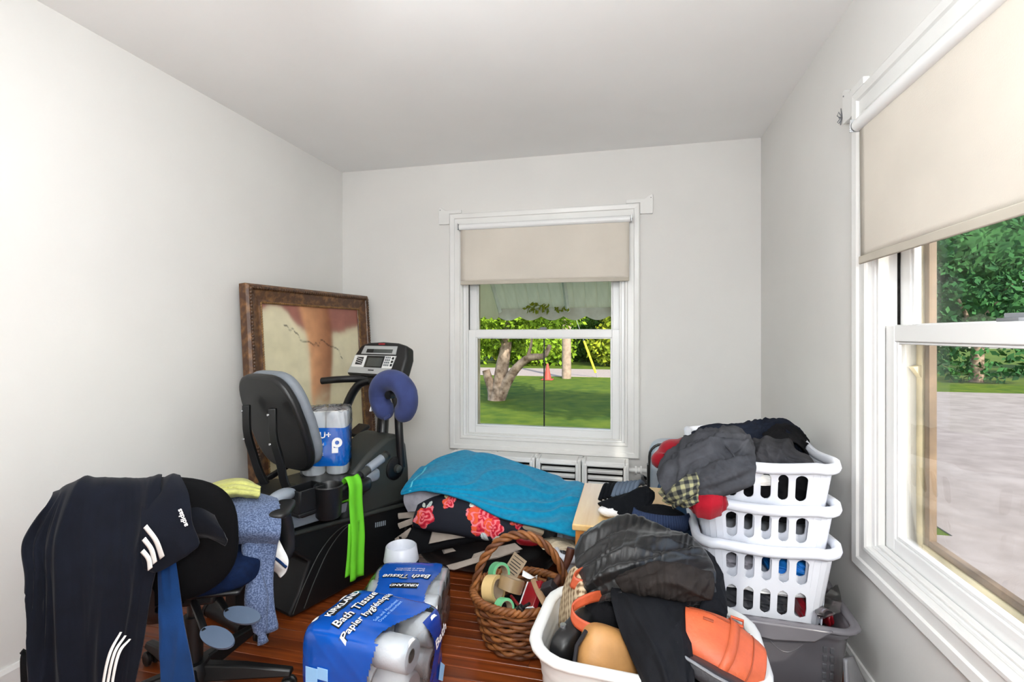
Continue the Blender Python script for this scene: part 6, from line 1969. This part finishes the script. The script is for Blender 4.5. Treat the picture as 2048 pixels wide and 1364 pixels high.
garment('bread_bag', 'crinkled cream plastic bag lying on the basket under the table', 'plastic bag',
        [[at(1082, 1078, 2.36), at(1115, 1076, 2.38), at(1150, 1082, 2.38)], [at(1080, 1090, 2.26), at(1115, 1082, 2.24), at(1152, 1092, 2.24)], [at(1086, 1100, 2.22), at(1118, 1100, 2.20), at(1152, 1104, 2.20)]],
        'beige_cloth', 0.018, 14, 171, 0.004, 40, 50, (0, -1, 1))

# ------------------------------------------------------------------ big white tub in front with bags and black clothes
tub = thing('laundry_tub', 'large white plastic laundry tub in front, overflowing with bags and black clothes', 'laundry tub', (0.045, 1.490, 0.0015), R(-4))
hx, hy, rc, hT = 0.292, 0.205, 0.12, 0.37
rp_ = ring_pts(hx, hy, rc, 0.03)
nz = 44
lv = []
for i in range(nz + 1):
    f = i / nz
    k = 0.84 + 0.16 * f + (0.008 * (0.5 + 0.5 * math.cos(2 * PI * f * 13)) if 0.06 < f < 0.86 else 0)
    lv.append((k, f * hT))
P = np.array([[(x * k, y * k, z) for x, y in rp_] for k, z in lv])
mb = MB().grid(P, wrap=True)
mb.add([tuple(p) for p in P[0]], [tuple(range(len(rp_)))])
weld(obj('body', mb, 'hamper_plastic', tub, smooth=True, solid=0.005, auto=False))
obj('rim', MB().tube([(x * 1.03, y * 1.03, hT) for x, y in ring_pts(hx, hy, rc, 0.02)], 0.015, 12, closed=True, flat=(1.25, 0.85)), 'hamper_plastic', tub, smooth=True, auto=False)
bundle('black_clothes', 'black clothes put in to darken the inside of the white laundry tub', 'clothes', (0.03, 1.50, 0.20), (0.245, 0.165, 0.175), 'black_jersey', 27, 0.16)  # black filling added so the tub looks dark inside
bundle('dark_filler', 'black filler bundle added to darken the tub behind the orange strap', 'filler', at(1212, 1232, 1.53), (0.075, 0.05, 0.05), 'black_jersey', 33, 0.2)  # extra dark bundle, covers a pale patch of the tub's inner wall
# patterned cushion at the left
M_ = Euler((R(12), R(14), R(20))).to_matrix()
cu = soft_box((0, 0, 0), (0.022, 0.085, 0.11), 3.0, 22, M_)
cc_ = at(1143, 1208, 1.60)
cu.v = [(x + cc_[0], y + cc_[1], z + cc_[2]) for x, y, z in cu.v]
cv = np.array(cu.v)
ptn = ((np.sin(cv[:, 1] * 230) * np.sin(cv[:, 2] * 230) > 0.15)).astype(float)[:, None]
cc3 = ptn * L3((110, 86, 64)) + (1 - ptn) * L3((196, 176, 146))
obj('cushion', cu, 'print_cloth', None, smooth=True, auto=False, colors=np.concatenate([cc3, np.ones((len(cv), 1))], 1))
tag(bpy.data.objects['cushion'], 'brown and beige patterned cushion edge at the left in the tub', 'cushion')
# black handbag
M_ = Euler((R(10), R(6), R(-28))).to_matrix()
hb2 = thing('black_handbag', 'glossy black handbag at the left front inside the tub', 'handbag', at(1150, 1272, 1.47))
weld(obj('bag_body', soft_box((0, 0, -0.03), (0.035, 0.10, 0.085), 4.0, 12, M_), 'black_plastic', hb2, smooth=True, auto=False))
obj('clasp', MB().lathe([(0, -0.004), (0.009, -0.004), (0.009, 0.004), (0, 0.004)], (-0.03, -0.04, 0.05), 12), 'chrome', hb2, smooth=True)
# orange straps of a bag
ob = thing('orange_strap_bag', 'burnt orange leather straps looping out of the tub at left', 'bag strap', (0, 0, 0))
P = ribbon([at(1172, 1140, 1.62), at(1150, 1152, 1.58), at(1146, 1164, 1.56), at(1166, 1172, 1.56)], 0.036, 30, 5, (0.35, 0.1, 0.93))
sheet('short_strap', P, 'orange_strap', ob, 0.005)
P = ribbon([at(1222, 1188, 1.56), at(1180, 1196, 1.50), at(1146, 1215, 1.46), at(1150, 1240, 1.44), at(1180, 1258, 1.42), at(1222, 1268, 1.42)], 0.030, 50, 5, (0.1, 0.35, 0.93))
sheet('long_strap', P, 'orange_strap', ob, 0.005)
# tan bag
M_ = Euler((R(-22), R(20), R(14))).to_matrix()
tn = thing('tan_bag', 'tan leather bag with dark trim lying in the tub', 'bag', at(1218, 1302, 1.40))
weld(obj('bag_body', soft_box((0, 0, -0.012), (0.085, 0.05, 0.07), 3.4, 14, M_), 'tan_leather', tn, smooth=True, auto=False))
pp_ = [Vector(M_ @ Vector(q)) for q in ((-0.088, -0.03, 0.04), (-0.094, 0.0, -0.005), (-0.088, 0.0, -0.06))]
obj('trim', MB().tube([tuple(p + Vector((0, 0, -0.012))) for p in pp_], 0.006, 8), 'dark_leather', tn, smooth=True)
# orange handbag at the right
ohb = thing('orange_handbag', 'coral orange leather handbag lying in the right end of the tub', 'handbag', (0, 0, 0))
P = patch([[at(1372, 1232, 1.50), at(1420, 1238, 1.50), at(1462, 1252, 1.49), at(1512, 1292, 1.46)],
           [at(1370, 1226, 1.44), at(1424, 1240, 1.43), at(1474, 1266, 1.42), at(1526, 1312, 1.40)],
           [at(1372, 1268, 1.38), at(1420, 1290, 1.36), at(1474, 1318, 1.35), at(1524, 1345, 1.36)],
           [at(1376, 1300, 1.36), at(1416, 1325, 1.34), at(1462, 1352, 1.33), at(1512, 1378, 1.34)],
           [at(1384, 1312, 1.38), at(1420, 1342, 1.36), at(1462, 1370, 1.35), at(1505, 1392, 1.36)]], 60, 70)
U, V = uv(P)
P = push(P, 0.006 * (folds(U, V, 0.9, 9, 0.6, 181) - 0.5), (0, -1, 1))
sheet('bag_panel', P, 'orange_leather', ohb, 0.03)
stripe(P, [(0.10, 0.62), (0.30, 0.60), (0.55, 0.56), (0.86, 0.50)], 0.055, 'cross_strap', 'orange_leather', ohb, off=0.019)
stripe(P, [(0.05, 0.86), (0.45, 0.82), (0.9, 0.78)], 0.006, 'seam', 'orange_seam', ohb, off=0.0165)
stripe(P, [(0.20, 0.05), (0.26, 0.5), (0.20, 0.58)], 0.006, 'seam', 'orange_seam', ohb, off=0.0165)
stripe(P, [(0.32, 0.22), (0.32, 0.34)], 0.012, 'buckle_slot', 'orange_seam', ohb, off=0.0168)
q0_ = on_sheet(P, 0.22, 0.62, 0.028)
obj('buckle', MB().tube([tuple(q0_ + np.array(v)) for v in ((-0.016, 0, -0.010), (0.014, 0, -0.016), (0.016, 0.006, -0.004), (-0.014, 0.006, 0.004))], 0.004, 8, closed=True), 'orange_strap', ohb, smooth=True)
# dark leather clutch
M_ = Euler((R(-24), R(12), R(-22))).to_matrix()
dc = thing('leather_clutch', 'dark grey leather clutch below the orange handbag', 'clutch bag', at(1432, 1338, 1.31))
weld(obj('clutch_body', soft_box((0, 0, -0.02), (0.085, 0.06, 0.022), 3.6, 14, M_), 'dark_leather', dc, smooth=True, auto=False))
obj('zip', MB().tube([tuple(M_ @ Vector(q) + Vector((0, 0, -0.02))) for q in ((-0.08, -0.055, 0.014), (0.0, -0.064, 0.012), (0.082, -0.052, 0.012))], 0.004, 6), 'ink_grey', dc, smooth=True)
# black clothes heap on top
garment('rain_coat', 'black raincoat bunched on top of the white tub', 'coat',
        [[at(1180, 1085, 1.86), at(1235, 1070, 1.88), at(1300, 1076, 1.88), at(1375, 1098, 1.86)],
         [at(1166, 1066, 1.78), at(1230, 1044, 1.80), at(1305, 1056, 1.80), at(1392, 1088, 1.78)],
         [at(1152, 1108, 1.68), at(1230, 1082, 1.66), at(1320, 1094, 1.66), at(1418, 1118, 1.68)],
         [at(1156, 1150, 1.60), at(1232, 1135, 1.56), at(1326, 1140, 1.56), at(1430, 1150, 1.60)],
         [at(1172, 1192, 1.56), at(1240, 1186, 1.51), at(1330, 1190, 1.51), at(1428, 1190, 1.56)],
         [at(1190, 1212, 1.57), at(1250, 1212, 1.52), at(1330, 1218, 1.52), at(1420, 1215, 1.57)]], 'black_nylon', 0.060, 9, 191, 0.006, 170, 170, a1=0.12, a2=0.38)
garment('brown_shirt', 'brown black shirt wound round the front of the black heap', 'shirt',
        [[at(1240, 1145, 1.54), at(1300, 1128, 1.52), at(1360, 1130, 1.52), at(1424, 1150, 1.54)],
         [at(1232, 1160, 1.49), at(1300, 1150, 1.47), at(1364, 1155, 1.47), at(1428, 1170, 1.50)],
         [at(1244, 1178, 1.485), at(1302, 1176, 1.465), at(1366, 1184, 1.465), at(1424, 1192, 1.495)],
         [at(1262, 1188, 1.50), at(1306, 1192, 1.48), at(1364, 1200, 1.48), at(1416, 1200, 1.51)]], 'brown_black', 0.060, 11, 201, 0.007, 70, 100, a1=0.2, a2=0.7)
garment('grey_black_shirt', 'charcoal shirt hanging at the right side of the black heap', 'shirt',
        [[at(1382, 1090, 1.78), at(1405, 1098, 1.76), at(1428, 1115, 1.76)], [at(1400, 1130, 1.64), at(1428, 1140, 1.64), at(1444, 1150, 1.66)], [at(1404, 1190, 1.54), at(1434, 1195, 1.55), at(1452, 1212, 1.58)], [at(1396, 1222, 1.50), at(1426, 1230, 1.51), at(1450, 1236, 1.54)]],
        'black_pants', 0.022, 9, 211, 0.006, 60, 40, (0, -1, 0.4))
garment('black_trousers', 'black trouser legs trailing over the front of the tub', 'trousers',
        [[at(1224, 1172, 1.53), at(1270, 1182, 1.50), at(1320, 1196, 1.49), at(1372, 1205, 1.51)],
         [at(1222, 1195, 1.47), at(1276, 1205, 1.43), at(1326, 1215, 1.43), at(1374, 1225, 1.45)],
         [at(1236, 1250, 1.39), at(1286, 1255, 1.36), at(1334, 1260, 1.36), at(1378, 1270, 1.38)],
         [at(1262, 1310, 1.33), at(1302, 1312, 1.29), at(1344, 1314, 1.29), at(1384, 1320, 1.31)],
         [at(1284, 1364, 1.27), at(1316, 1366, 1.235), at(1352, 1366, 1.235), at(1388, 1366, 1.25)],
         [at(1296, 1440, 1.225), at(1324, 1440, 1.205), at(1356, 1440, 1.205), at(1388, 1440, 1.215)]], 'black_pants', 0.026, 7, 221, 0.006, 110, 70, (0, -1, 0.5), a1=1.45, a2=1.2)
